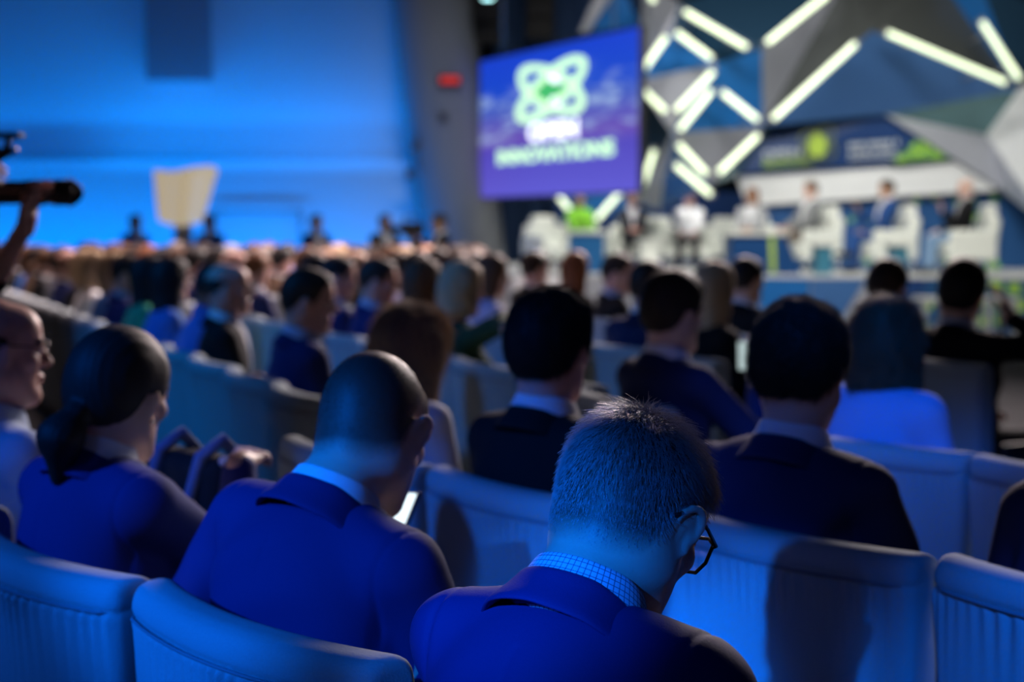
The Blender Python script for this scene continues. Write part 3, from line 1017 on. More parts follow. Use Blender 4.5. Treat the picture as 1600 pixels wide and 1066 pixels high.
# dark drapes behind the hanging speakers and the screen
def drape(name, x0, x1, y, m, label):
    V, F = [], []
    n = int((x1 - x0) / 0.05)
    for i in range(n + 1):
        x = x0 + (x1 - x0) * i / n
        yy = y + 0.06 * math.sin(x * 14) + 0.02 * math.sin(x * 37)
        V += [(x, yy, 0.0), (x, yy, 9.6), (x, yy + 0.02, 9.6), (x, yy + 0.02, 0.0)]
    for i in range(n):
        a = i * 4; b = a + 4
        F += [(a, b, b + 1, a + 1), (a + 1, b + 1, b + 2, a + 2), (a + 2, b + 2, b + 3, a + 3), (a + 3, b + 3, b, a)]
    return tag(MB().add(V, F, True).build(name, m), label, 'curtain')
drape('stage_curtain', U(770, 0, 25.0)[0], U(1010, 0, 25.0)[0], 25.0, mat('drape_blue', (0.02, 0.05, 0.13), 0.9), 'dark blue pleated curtain hanging behind the logo screen')

# hanging line-array loudspeakers at the top edge
for (px0, px1, py1, lab) in ((737, 783, 68, 'black hanging loudspeaker stack beside the grey column'), (822, 866, 60, 'black hanging loudspeaker stack above the logo screen')):
    a, b = U(px0, py1, 23.2), U(px1, py1, 23.2)
    w_ = b[0] - a[0]
    root = empty('line_array_speaker', ((a[0] + b[0]) / 2, 23.4, a[2]))
    tag(root, lab, 'loudspeaker')
    for i in range(6):
        m_ = MB().box((0, 0.02 * i, 0.16 + 0.32 * i), (w_, 0.45, 0.30), bev=0.02)
        c_ = m_.build('cabinet', mat('speaker_black', (0.008, 0.008, 0.009), 0.6), root)
        MB().box((0, -0.225 + 0.02 * i, 0.16 + 0.32 * i), (w_ * .9, 0.02, 0.24)).build('grille', mat('grille_black', (0.012, 0.012, 0.013), 0.8, bump=0.5, scale=300), c_)
    MB().tube([(0, 0.1, 2.05), (0, 0.1, 9.95 - a[2])], 0.012, 6).build('hanging_cable', mat('steel', (0.3, 0.3, 0.32), 0.4, metal=1), root)
# small round lamp glimpsed at the very top beside the first speaker stack
p = U(762, -4, 22.0)
lm = MB().lathe([(0.0, 0.0), (0.10, 0.0), (0.12, 0.03), (0.10, 0.2), (0.04, 0.26), (0, 0.26)], p, 16).build('spotlight', mat('dark_plastic', (0.02, 0.02, 0.022), 0.5))
MB().lathe([(0.0, -0.004), (0.085, -0.004), (0.085, -0.02), (0, -0.02)], p, 16).build('lens', mat('lamp_cyan', (0.5, 0.9, 0.9), 0.3, emit=(0.5, 1.0, 1.0), estr=4), lm)
MB().tube([p + np.array((0, 0, 0.25)), np.array((p[0], p[1], 9.98))], 0.02, 8).build('drop_pole', mat('steel', (0.3, 0.3, 0.32), 0.4, metal=1), lm)
tag(lm, 'small round ceiling spotlight at the top edge above the column', 'lamp')

# ------------------------------------------------------------------ chairs
M_CH = mat('chair_fabric', (0.29, 0.345, 0.37), 0.9, bump=0.35, scale=260, var=0.10)
M_CHD = mat('chair_dark', (0.015, 0.015, 0.018), 0.5)
M_PIPE = mat('chair_piping', (0.20, 0.21, 0.25), 0.8)
CH_TOP = 0.93
PITCHC = 0.645


def chair_back_mesh(h, gather, wide):
    S = SDF()
    zc = (0.16 + CH_TOP) / 2; hz = (CH_TOP - 0.16) / 2
    def f(P):
        x, y, z = P[..., 0], P[..., 1], P[..., 2]
        wz = (0.285 if wide else 0.262) + (0.035 if wide else 0.038) * np.clip(z / CH_TOP, 0, 1.1)
        yy = y - 0.55 * x * x - 0.06 * np.clip((CH_TOP - z), 0, 1)
        qx = np.abs(x) - (wz - 0.045); qz = np.abs(z - zc) - (hz - 0.045); qy = np.abs(yy) - 0.006
        q = np.stack([qx, qy, qz], -1)
        # generous round over the top and sides, thickness about 10 cm
        d3 = np.linalg.norm(np.maximum(q, 0), axis=-1) + np.minimum(q.max(-1), 0) - 0.045
        # squarer outline at the sides, softly rounded edges
        e = np.stack([np.abs(x) - (wz - 0.022), np.abs(yy) - 0.029], -1)
        d2 = np.linalg.norm(np.maximum(e, 0), axis=-1) + np.minimum(e.max(-1), 0) - 0.022
        f2 = np.stack([np.abs(yy) - 0.006, np.abs(z - zc) - (hz - 0.045)], -1)
        d1 = np.linalg.norm(np.maximum(f2, 0), axis=-1) + np.minimum(f2.max(-1), 0) - 0.045
        return smax(d1, d2, 0.02) * 0.85
    S.add(f, 0)
    if gather:
        def g(P):
            x, y, z = P[..., 0], P[..., 1], P[..., 2]
            yy = y - 0.55 * x * x - 0.06 * np.clip((CH_TOP - z), 0, 1)
            back = np.clip((-yy - 0.005) / 0.03, 0, 1)
            t = CH_TOP - 0.052 - z
            win = np.clip(t / 0.012, 0, 1) * np.exp(-np.clip(t, 0, 1) / 0.065)
            seam = -0.0035 * np.exp(-((t) / 0.006) ** 2)
            amp = 0.0075 * (0.55 + 0.45 * np.sin(9 * x + 1.3) * np.sin(23 * x + 0.4))
            return back * (win * amp * np.sin(x * 230 + 2.2 * np.sin(21 * x) + 6 * t * np.sin(40 * x)) + seam + 0.0012 * np.sin(14 * z + 9 * x))
        S.disp = g; S.amp = 0.010
    return S.mesh((-0.37, -0.10, 0.10), (0.37, 0.20, 1.0), h)


def make_chair(h, gather, arm=True, wide=True):
    root = empty('auditorium_chair')
    V, Q = chair_back_mesh(h, gather, wide)
    back = mesh_np('backrest', V, Q, [M_CH], root)
    pts = [(x, 0.55 * x * x + 0.06 * 0.052 - 0.0495, CH_TOP - 0.052) for x in np.linspace(-0.268 - 0.018 * wide, 0.268 + 0.018 * wide, 20)]
    e_ = 0.292 + 0.018 * wide
    pts = [(-e_, pts[0][1] + 0.024, pts[0][2])] + pts + [(e_, pts[-1][1] + 0.024, pts[-1][2])]
    MB().tube(pts, 0.0028, 6).build('piping', M_PIPE, back)
    S = SDF()
    S.add(rbox((0, 0.30, 0.40), (0.255, 0.235, 0.058), 0.035), 0)
    V, Q = S.mesh((-0.3, 0.02, 0.3), (0.3, 0.6, 0.5), 0.010)
    mesh_np('seat', V, Q, [M_CH], root)
    m = MB()
    m.box((0.3225, 0.30, 0.575), (0.038, 0.34, 0.03), bev=0.012)
    m.box((0.3225, 0.22, 0.28), (0.030, 0.16, 0.56), bev=0.008)
    if arm: m.build('armrest', M_CHD, root)
    MB().box((0, 0.24, 0.17), (0.50, 0.30, 0.34), bev=0.01).build('base', M_CHD, root)
    return root


def dup(root, loc, rz_, label=None, cat=None, group=None, cols=None):
    r = root.copy(); sc.collection.objects.link(r)
    r.location = tuple(float(v) for v in loc); r.rotation_euler = (0, 0, rz_)
    for k in list(r.keys()):
        if k in ('label', 'group'): del r[k]
    tag(r, label, cat, group)
    for ch in root.children:
        c = ch.copy(); sc.collection.objects.link(c); c.parent = r
        if cols and ch.name.split('.')[0] in cols:
            for si, mm in enumerate(cols[ch.name.split('.')[0]]):
                if mm is not None:
                    c.material_slots[si].link = 'OBJECT'; c.material_slots[si].material = mm
        for g in ch.children:
            d = g.copy(); sc.collection.objects.link(d); d.parent = c
            if cols and ch.name.split('.')[0] in cols and g.name.startswith('collar'):
                d.material_slots[0].link = 'OBJECT'; d.material_slots[0].material = cols[ch.name.split('.')[0]][0]
    return r


# seat rows: straight blocks left (L) and right (R) meeting at a bend; offsets measured from the second row
oA = np.array((-0.555, 2.24)); dA = np.array((0.698, -0.716)); nA = np.array((0.716, 0.698))
oR = np.array((-0.115, 3.375)); dR = np.array((0.63, -0.777)); nR = np.array((0.777, 0.63))
oL = np.array((-1.19, 5.76)); dL = np.array((-0.43, 0.903)); nL = np.array((0.903, 0.43))


def head_of(n): return math.degrees(math.atan2(n[0], n[1]))


def in_view(x, y, z, mx=60, my=80):
    d = y
    if d < 0.3: return False
    px = 800 + x / d * FPX; py = 360 + (CAMZ - z) / d * FPX
    return -mx < px < 1600 + mx and -my < py < 1066 + my
# ------------------------------------------------------------------ stage
STZ = 0.90
M_STG = mat('stage_floor_grey', (0.30, 0.31, 0.33), 0.45, var=0.1, scale=8)
M_LIP = mat('stage_lip_white', (0.70, 0.71, 0.70), 0.5)
M_WHITE = mat('white_panel', (0.78, 0.80, 0.82), 0.5)
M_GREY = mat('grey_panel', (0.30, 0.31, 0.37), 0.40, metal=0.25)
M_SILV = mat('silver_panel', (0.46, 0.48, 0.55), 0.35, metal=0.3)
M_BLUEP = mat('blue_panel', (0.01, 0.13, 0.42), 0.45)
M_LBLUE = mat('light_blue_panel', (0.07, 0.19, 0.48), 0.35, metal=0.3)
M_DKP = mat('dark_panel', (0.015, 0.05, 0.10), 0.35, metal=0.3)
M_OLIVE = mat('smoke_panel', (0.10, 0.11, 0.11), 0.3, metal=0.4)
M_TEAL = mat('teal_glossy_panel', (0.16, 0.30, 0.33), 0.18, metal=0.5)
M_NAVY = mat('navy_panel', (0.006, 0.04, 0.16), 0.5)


def dot_mat(name, base, dot, scale, thr):
    m = mat(name, base, 0.55)
    nt = m.node_tree
    b = nt.nodes['Principled BSDF']
    tc = nt.nodes.new('ShaderNodeTexCoord'); vo = nt.nodes.new('ShaderNodeTexVoronoi')
    vo.inputs['Scale'].default_value = scale
    vo.inputs['Randomness'].default_value = 0.45
    rp = nt.nodes.new('ShaderNodeValToRGB')
    rp.color_ramp.elements[0].position = thr; rp.color_ramp.elements[0].color = (*dot, 1)
    rp.color_ramp.elements[1].position = thr + 0.08; rp.color_ramp.elements[1].color = (*base, 1)
    nt.links.new(tc.outputs['Object'], vo.inputs['Vector'])
    nt.links.new(vo.outputs['Distance'], rp.inputs['Fac'])
    nt.links.new(rp.outputs['Color'], b.inputs['Base Color'])
    return m


M_DOTS = dot_mat('navy_green_dots', (0.01, 0.07, 0.22), (0.22, 0.50, 0.10), 3.2, 0.30)
M_DOTS2 = dot_mat('green_dot_cluster', (0.05, 0.17, 0.10), (0.28, 0.55, 0.06), 6.0, 0.40)

# platform: front edge a little nearer on the right
fx0, fx1 = -0.25, 12.0
fyL, fyR = 19.2, 17.6
def fy(x): return fyL + (fyR - fyL) * (x - fx0) / (fx1 - fx0) * 1.0
pl = MB().prism([(fx0, fy(fx0), 0), (fx1, fy(fx1), 0), (fx1, 25.6, 0), (fx0, 25.6, 0)], (0, 0, STZ - 0.04))
stage = struct(pl.build('stage_platform', M_STG))
lip = MB().prism([(fx0 - .03, fy(fx0) - 0.05, STZ - 0.04), (fx1, fy(fx1) - 0.05, STZ - 0.04), (fx1, 25.6, STZ - 0.04), (fx0 - .03, 25.6, STZ - 0.04)], (0, 0, 0.04))
lip.build('stage_deck', M_LIP, stage)
# fascia panels: coloured triangles and the dotted sheet
def fas(poly, m, nm, off=0.03):
    """poly of (px, z)"""
    P = []
    for (px, z) in poly:
        k = (px - 800) / FPX
        # intersect ray column with the front plane
        sl = (fyR - fyL) / (fx1 - fx0)
        y = (fyL - sl * fx0) / (1 - sl * k)
        P.append((k * y, y - off - 0.02, z))
    MB().prism(P, (0, 0.02, 0)).build(nm, m, stage)
zb = 0.02; zt_ = STZ - 0.05
fas([(788, zb), (1010, zb), (1010, zt_), (788, zt_)], M_SILV, 'fascia_panel')
fas([(1012, zb), (1160, zb), (1120, zt_), (1012, zt_)], M_WHITE, 'fascia_panel')
fas([(1162, zb), (1258, zb), (1265, zt_), (1122, zt_)], M_BLUEP, 'fascia_panel')
fas([(1260, zb), (1292, zb), (1352, zt_), (1268, zt_)], M_LBLUE, 'fascia_panel')
fas([(1294, zb), (1322, zb), (1374, zt_), (1354, zt_)], M_SILV, 'fascia_panel')
fas([(1324, zb), (1412, zb), (1448, zt_), (1376, zt_)], M_NAVY, 'fascia_panel')
fas([(1414, zb), (1700, zb), (1700, zt_), (1450, zt_)], dot_mat('navy_lime_dots', (0.01, 0.07, 0.20), (0.30, 0.52, 0.05), 4.5, 0.33), 'fascia_panel')

# ------------------------------------------------------------------ faceted backdrop
ND = dict(
    n1=(1120, 100, 20.2), n2=(993, 126, 20.6), n3=(1049, 46, 20.8), n4=(1050, 208, 20.0), n5=(1192, 197, 20.9), n6=(1112, 290, 20.6), n7=(1190, 76, 20.4),
    n8=(1362, 48, 20.0), n9=(1592, 140, 20.8), a1=(1062, 4, 20.9), a0=(1008, -30, 20.5), a2=(1325, -40, 20.9), a3=(1400, -40, 21.2), a4=(1462, -40, 21.0),
    a5=(1530, -30, 20.6), a6=(1700, 40, 20.6), a7=(1185, -30, 21.0), n11=(995, 318, 23.3), n12=(1541, 211, 21.2), n13=(1384, 179, 21.0), r1=(1640, 120, 20.4), r2=(1645, 360, 20.2),
    e1=(1490, 250, 21.1), e2=(1566, 297, 21.1), b0=(1152, 274, 21.3), b1=(1204, 204, 21.3), b2=(1168, 322, 21.4), w0=(1030, 330, 23.3), s0=(935, 335, 23.4), s1=(905, 345, 23.5), s2=(868, 300, 23.5), s3=(960, 300, 23.3),
    t0=(905, 52, 21.4), t1=(932, -10, 21.2), t2=(1000, 38, 21.4), t3=(962, -40, 21.2))
NP_ = {k: U(*v) for k, v in ND.items()}
backdrop = empty('stage_backdrop', (NP_['n6'][0], 21.5, STZ))
tag(backdrop, 'faceted blue and grey triangular stage backdrop carrying the light tubes', 'backdrop', kind='structure')
bo = np.array(backdrop.location)
def facet(names, m, nm='facet_panel', back=0.05, off=0.0):
    P = [NP_[k] + np.array((0, off, 0)) - bo for k in names]
    return MB().prism(P, (0, back, 0)).build(nm, m, backdrop)
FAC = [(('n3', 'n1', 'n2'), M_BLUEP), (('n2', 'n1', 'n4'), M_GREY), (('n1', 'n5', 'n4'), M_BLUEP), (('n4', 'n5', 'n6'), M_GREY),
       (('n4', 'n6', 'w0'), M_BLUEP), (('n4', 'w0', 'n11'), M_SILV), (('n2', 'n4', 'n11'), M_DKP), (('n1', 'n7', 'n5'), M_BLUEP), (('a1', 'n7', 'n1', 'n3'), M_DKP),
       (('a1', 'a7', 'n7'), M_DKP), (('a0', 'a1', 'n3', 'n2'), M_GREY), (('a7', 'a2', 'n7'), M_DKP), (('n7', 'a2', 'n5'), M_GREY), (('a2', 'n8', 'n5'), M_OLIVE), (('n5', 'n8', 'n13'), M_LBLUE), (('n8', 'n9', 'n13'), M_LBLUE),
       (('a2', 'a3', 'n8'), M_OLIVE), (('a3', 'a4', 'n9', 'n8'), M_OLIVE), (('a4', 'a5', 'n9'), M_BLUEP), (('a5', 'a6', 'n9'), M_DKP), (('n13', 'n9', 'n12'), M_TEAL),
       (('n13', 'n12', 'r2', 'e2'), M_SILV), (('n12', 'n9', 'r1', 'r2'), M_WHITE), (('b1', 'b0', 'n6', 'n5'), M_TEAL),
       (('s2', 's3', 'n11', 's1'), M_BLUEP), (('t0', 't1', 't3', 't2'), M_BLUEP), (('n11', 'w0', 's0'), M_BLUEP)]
for nm, m in FAC:
    facet(nm, m)
# pale strut beside the logo screen
MB().prism([NP_['t0'] - bo + np.array((0, -.1, 0)), NP_['t1'] - bo + np.array((0, -.1, 0)), NP_['t1'] - bo + np.array((.25, -.1, 0)), NP_['t0'] - bo + np.array((.12, -.1, 0))], (0, .1, 0)).build('strut', M_SILV, backdrop)
# navy banner, white band, dotted lower wall
banner = empty('title_banner', U(1330, 230, 21.2))
tag(banner, 'navy event banner with logo and lettering above the white band on stage', 'banner')
bno = np.array(banner.location)
def on_plane(px, py, d): return U(px, py, d) - bno
bp = MB().prism([on_plane(1204, 204, 21.3), on_plane(1384, 179, 21.1), on_plane(1490, 250, 21.1), on_plane(1152, 274, 21.3)], (0, 0.05, 0)).build('cloth_panel', M_NAVY, banner)
MB().prism([on_plane(1392, 255, 21.07), on_plane(1436, 217, 21.07), on_plane(1484, 249, 21.07)], (0, 0.02, 0)).build('green_pattern', M_DOTS2, banner)
white = MB().prism([U(1152, 276, 21.38), U(1490, 252, 21.18), U(1562, 297, 21.18), U(1168, 322, 21.38)], (0, 0.06, 0)).build('white_band', M_WHITE)
tag(white, 'broad white band across the stage wall below the navy banner', 'panel')
low = MB().prism([U(1166, 324, 21.5), U(1574, 298, 21.4), U(1720, 300, 21.4), U(1720, 428, 21.4), U(1166, 424, 21.5)], (0, 0.06, 0)).build('dotted_wall_panel', M_DOTS)
tag(low, 'navy stage wall panel printed with green dots behind the speakers', 'panel')
lw = MB().prism([U(868, 300, 24.3), U(1166, 300, 24.3), U(1166, 424, 24.3), U(868, 424, 24.3)], (0, 0.06, 0)).build('navy_wall_panel', M_NAVY)
tag(lw, 'plain navy stage wall panel behind the left speakers', 'panel')


def text_mesh(body, name, width, height, m, parent, R, loc, offset=0.01, ext=0.006):
    cu = bpy.data.curves.new('txt', 'FONT')
    cu.body = body; cu.size = 1.0; cu.align_x = 'CENTER'; cu.align_y = 'CENTER'; cu.offset = offset; cu.extrude = 0.0
    o = bpy.data.objects.new('txt', cu); sc.collection.objects.link(o)
    dg = bpy.context.evaluated_depsgraph_get()
    me = bpy.data.meshes.new_from_object(o.evaluated_get(dg))
    co = np.array([v.co[:] for v in me.vertices])
    F = [tuple(p.vertices) for p in me.polygons]
    bpy.data.objects.remove(o); bpy.data.curves.remove(cu); bpy.data.meshes.remove(me)
    lo, hi = co.min(0), co.max(0)
    co = (co - (lo + hi) / 2) / np.maximum(hi - lo, 1e-6)
    L = np.stack([co[:, 0] * width, np.zeros(len(co)), co[:, 1] * height], 1)
    V = L @ np.array(R).T + np.array(loc)
    b = MB(); b.add(V, F)
    ob = b.build(name, m, parent)
    sd = ob.modifiers.new('thick', 'SOLIDIFY'); sd.thickness = ext
    return ob


M_LIME = mat('lime_print', (0.42, 0.60, 0.08), 0.5)
M_PALE = mat('pale_print', (0.60, 0.66, 0.72), 0.5)
slope = math.atan2(-(U(1384, 179, 21.1)[0] - U(1204, 204, 21.3)[0]), 0)
tilt = ry(-0.075)
s_ = 21.2 / FPX
text_mesh('OPEN', 'lettering', 58 * s_, 13 * s_, M_PALE, banner, tilt, on_plane(1222, 240, 21.12))
text_mesh('INNOVATIONS', 'lettering', 74 * s_, 13 * s_, M_LIME, banner, tilt, on_plane(1230, 254, 21.12))
disc = MB()
Pc = on_plane(1277, 227, 21.12)
disc.add([Pc] + [Pc + np.array((15 * s_ * math.cos(a), 0, 19 * s_ * math.sin(a))) for a in np.linspace(0, 2 * math.pi, 25)[:-1]], [(0, 1 + (i + 1) % 24, 1 + i) for i in range(24)])
disc.build('emblem_disc', M_LIME, banner)
rg = MB()
for ang, a_, b_ in ((0.9, 34, 17), (-0.5, 30, 18)):
    rg.tube([Pc + np.array((s_ * (a_ * math.cos(t) * math.cos(ang) - b_ * math.sin(t) * math.sin(ang)), -0.02, s_ * (a_ * math.cos(t) * math.sin(ang) + b_ * math.sin(t) * math.cos(ang)))) for t in np.linspace(0, 2 * math.pi, 33)[:-1]], 0.012, 6, closed=True)
rg.build('emblem_rings', mat('dull_gold_print', (0.20, 0.25, 0.12), 0.5), banner)
# two unreadable lines of grey lettering
r_ = np.random.default_rng(5)
for row, (x0, x1, y) in enumerate(((1326, 1402, 225), (1326, 1394, 236), (1326, 1402, 245))):
    x = x0
    while x < x1:
        wq = r_.uniform(3, 7)
        MB().box(on_plane(x + wq / 2, y - 0.07 * (x - 1364), 21.11), (wq * s_ * .8, 0.012, (7.5 if row == 0 else 4.5) * s_)).build('small_lettering', M_PALE, banner)
        x += wq + 1.5 + (4 if r_.random() < .15 else 0)


# ------------------------------------------------------------------ LED light tubes
M_TUBE = mat('tube_glow', (0.9, 1.0, 0.85), 0.4, emit=(0.84, 0.97, 0.62), estr=1.35)
M_CAP = mat('tube_cap', (0.25, 0.26, 0.27), 0.4)
TUB = [((1070, 18), (1166, 74), 'long light tube sloping down from the top edge right of the logo screen'),
       ((1057, 51), (1111, 91), 'short light tube just under the long one sloping from the top edge'),
       ((1041, 58), (1000, 116), 'light tube leaning right beside the top right corner of the logo screen'),
       ((999, 135), (1039, 174), 'light tube sloping down away from the right edge of the logo screen'),
       ((1114, 113), (1057, 173), 'upper of two parallel light tubes leaning right, mid backdrop'),
       ((1111, 142), (1062, 203), 'lower of two parallel light tubes leaning right, mid backdrop'),
       ((1129, 144), (1183, 187), 'light tube sloping down right of the two parallel tubes'),
       ((1292, -8), (1198, 67), 'light tube running off the top edge, leaning right, centre of backdrop'),
       ((1336, 69), (1208, 186), 'longest light tube leaning right above the navy banner'),
       ((1386, 51), (1570, 129), 'longest light tube sloping down to the right edge of the backdrop'),
       ((1534, 34), (1592, 123), 'steep light tube at the top right corner of the backdrop'),
       ((1184, 212), (1123, 270), 'light tube leaning right at the left end of the navy banner'),
       ((1060, 226), (1103, 272), 'upper of two light tubes sloping down left of the white band'),
       ((1056, 258), (1110, 304), 'lower of two light tubes sloping down left of the white band'),
       ((1022, 236), (1000, 303), 'steep light tube beside the lower right corner of the logo screen'),
       ((873, 307), (892, 331), 'short light tube below the logo screen behind the green-clad speaker'),
       ((969, 301), (932, 343), 'light tube leaning right below the right end of the logo screen'),
       ((1022, 3), (1008, -25), 'stub of light tube at the top edge above the logo screen')]
for (p0, p1, lab) in TUB:
    dt = 23.0 if p0[1] > 299 else 19.8
    A, Bp = U(*p0, dt), U(*p1, dt)
    mid = (A + Bp) / 2
    r = empty('light_tube', mid); tag(r, lab, 'light', 'tubes on the stage backdrop')
    A, Bp = A - mid, Bp - mid
    u = (Bp - A) / np.linalg.norm(Bp - A)
    MB().tube([A, A + u * .02, Bp - u * .02, Bp], 0.040, 12).build('glowing_tube', M_TUBE, r)
    for e, sg in ((A, -1), (Bp, 1)):
        MB().tube([e, e + sg * u * 0.05], 0.044, 12).build('end_cap', M_CAP, r)
    back_y = 0.65
    for f in (0.2, 0.8):
        q = A + (Bp - A) * f
        MB().tube([q + np.array((0, 0.03, 0)), q + np.array((0, 1.15, 0))], 0.018, 6).build('bracket', M_CAP, r)

# ------------------------------------------------------------------ logo screen
Lb, Lt, Rb, Rt_ = U(751, 308, 22.9), U(751, 97, 22.9), U(996, 300, 19.0), U(999, 42, 19.0)
ex = np.array((Rb[0] - Lb[0], Rb[1] - Lb[1], 0)); SW = np.linalg.norm(ex); ex /= SW
ez = np.array((0, 0, 1.0)); en = np.cross(ex, ez)      # en points away from the viewer or towards; fix below
if en[1] > 0: en = -en
zb_, zt2 = (Lb[2] + Rb[2]) / 2, (Lt[2] + Rt_[2]) / 2
SH = zt2 - zb_
so = np.array((Lb[0], Lb[1], zb_)) + ex * SW / 2
screen = empty('logo_screen', so)
tag(screen, 'big hanging screen showing a green ring logo and event name', 'screen')
Rsc = np.stack([ex, -en, ez], 1)
def onscr(px, py, lift=0.03):
    d = U(px, py, 1.0) - np.array((0, 0, CAMZ)); o = np.array((0, 0, CAMZ))
    t = ((so - o) @ en) / (d @ en)
    return o + d * t - so + en * lift
MB().box(np.array((0, 0, SH / 2)) - en * 0.06, (SW + 0.06, 0.10, SH + 0.06), Rsc, 0.01).build('frame', mat('dark_plastic', (0.02, 0.02, 0.022), 0.5), screen)
md = mat('screen_display', (0, 0, 0), 0.4)
nt = md.node_tree; bs = nt.nodes['Principled BSDF']
tc = nt.nodes.new('ShaderNodeTexCoord'); sp = nt.nodes.new('ShaderNodeSeparateXYZ')
nt.links.new(tc.outputs['Generated'], sp.inputs[0])
rp = nt.nodes.new('ShaderNodeValToRGB')
cr = rp.color_ramp
cr.elements[0].position = 0.0; cr.elements[0].color = (*srgb(96, 88, 205), 1)
cr.elements[1].position = 0.32; cr.elements[1].color = (*srgb(82, 70, 185), 1)
for pos, c in ((0.40, srgb(105, 75, 175)), (0.62, srgb(70, 95, 190)), (0.72, srgb(18, 70, 200)), (1.0, srgb(18, 62, 205))):
    e = cr.elements.new(pos); e.color = (*c, 1)
nz = nt.nodes.new('ShaderNodeTexNoise'); nz.inputs['Scale'].default_value = 1.0; nz.inputs['Detail'].default_value = 3
mp = nt.nodes.new('ShaderNodeMapping'); mp.inputs['Scale'].default_value = (5.0, 5.0, 16.0)
nt.links.new(tc.outputs['Generated'], mp.inputs['Vector']); nt.links.new(mp.outputs['Vector'], nz.inputs['Vector'])
band = nt.nodes.new('ShaderNodeValToRGB')       # the cloudy pale streaks sit in the middle band of the picture
band.color_ramp.elements[0].position = 0.34; band.color_ramp.elements[0].color = (0, 0, 0, 1)
band.color_ramp.elements[1].position = 0.80; band.color_ramp.elements[1].color = (0, 0, 0, 1)
for pos in (0.44, 0.70):
    e = band.color_ramp.elements.new(pos); e.color = (1, 1, 1, 1)
st = nt.nodes.new('ShaderNodeMapRange'); st.inputs['From Min'].default_value = 0.48; st.inputs['From Max'].default_value = 0.62
nt.links.new(nz.outputs['Fac'], st.inputs['Value'])
mu = nt.nodes.new('ShaderNodeMath'); mu.operation = 'MULTIPLY'
mu2 = nt.nodes.new('ShaderNodeMath'); mu2.operation = 'MULTIPLY'; mu2.inputs[1].default_value = 0.8
nt.links.new(sp.outputs['Z'], rp.inputs['Fac']); nt.links.new(sp.outputs['Z'], band.inputs['Fac'])
nt.links.new(st.outputs['Result'], mu.inputs[0]); nt.links.new(band.outputs['Color'], mu.inputs[1]); nt.links.new(mu.outputs[0], mu2.inputs[0])
mx = nt.nodes.new('ShaderNodeMix'); mx.data_type = 'RGBA'; mx.inputs['B'].default_value = (*srgb(160, 185, 225), 1)
nt.links.new(mu2.outputs[0], mx.inputs['Factor']); nt.links.new(rp.outputs['Color'], mx.inputs['A'])
nt.links.new(mx.outputs['Result'], bs.inputs['Emission Color'])
bs.inputs['Emission Strength'].default_value = 1.0
bs.inputs['Base Color'].default_value = (0.01, 0.01, 0.02, 1)
disp = MB().box(np.array((0, 0, SH / 2)) + en * 0.0, (SW, 0.02, SH), Rsc).build('display', md, screen)
def glow(name, c, k): return mat(name, (0, 0, 0), 0.4, emit=c, estr=k)
G_W, G_G, G_P = glow('glow_white', (0.85, 0.9, 1.0), 2.0), glow('glow_pale_green', (0.62, 1.0, 0.62), 1.3), glow('glow_green', (0.08, 0.75, 0.20), 0.7)
def tx(body, x0, x1, y, hpx, m, nm):
    a, b = onscr(x0, y), onscr(x1, y); w = np.linalg.norm(b - a)
    c = (a + b) / 2
    hh = hpx * (so[1] + c[1]) / FPX
    text_mesh(body, nm, w, hh, m, disp, Rsc, c, offset=0.045)
tx('OPEN', 828, 905, 204, 29, G_W, 'title_lettering')
tx('INNOVATIONS', 780, 962, 239, 24, G_G, 'title_lettering')
lg = MB()
C0 = (865, 140)
for ang, a_, b_ in ((0.75, 66, 21), (-0.50, 52, 26)):
    pts = []
    for t in np.linspace(0, 2 * math.pi, 49)[:-1]:
        x = a_ * math.cos(t) * math.cos(ang) - b_ * math.sin(t) * math.sin(ang)
        y = a_ * math.cos(t) * math.sin(ang) + b_ * math.sin(t) * math.cos(ang)
        pts.append(onscr(C0[0] + x, C0[1] - y, 0.04))
    lg.tube(pts, 0.060, 6, closed=True)
lg.build('ring_logo', G_G, disp)
core = MB()
cc = [onscr(862 + 26 * math.cos(t), 145 - 22 * math.sin(t), 0.025) for t in np.linspace(0, 2 * math.pi, 25)[:-1]]
core.prism(cc, en * 0.005)
core.build('logo_core', G_P, disp)
for (x, y, r) in ((874, 122, 9), (874, 159, 8)):
    MB().prism([onscr(x + r * math.cos(t), y - r * math.sin(t), 0.07) for t in np.linspace(0, 2 * math.pi, 17)[:-1]], en * 0.006).build('logo_node', G_W, disp)
for f in (-0.35, 0.35):
    q = ex * SW * f + np.array((0, 0, SH))
    MB().tube([q - en * 0.05, q + np.array((0, 0, 9.98 - zt2)) - en * 0.05], 0.015, 6).build('hanging_cable', mat('steel', (0.3, 0.3, 0.32), 0.4, metal=1), screen)

# ------------------------------------------------------------------ stage furniture
M_LEA = mat('white_leather', (0.74, 0.77, 0.72), 0.45, bump=0.05, scale=40)
M_LEG = mat('chrome_leg', (0.6, 0.6, 0.62), 0.25, metal=0.9)


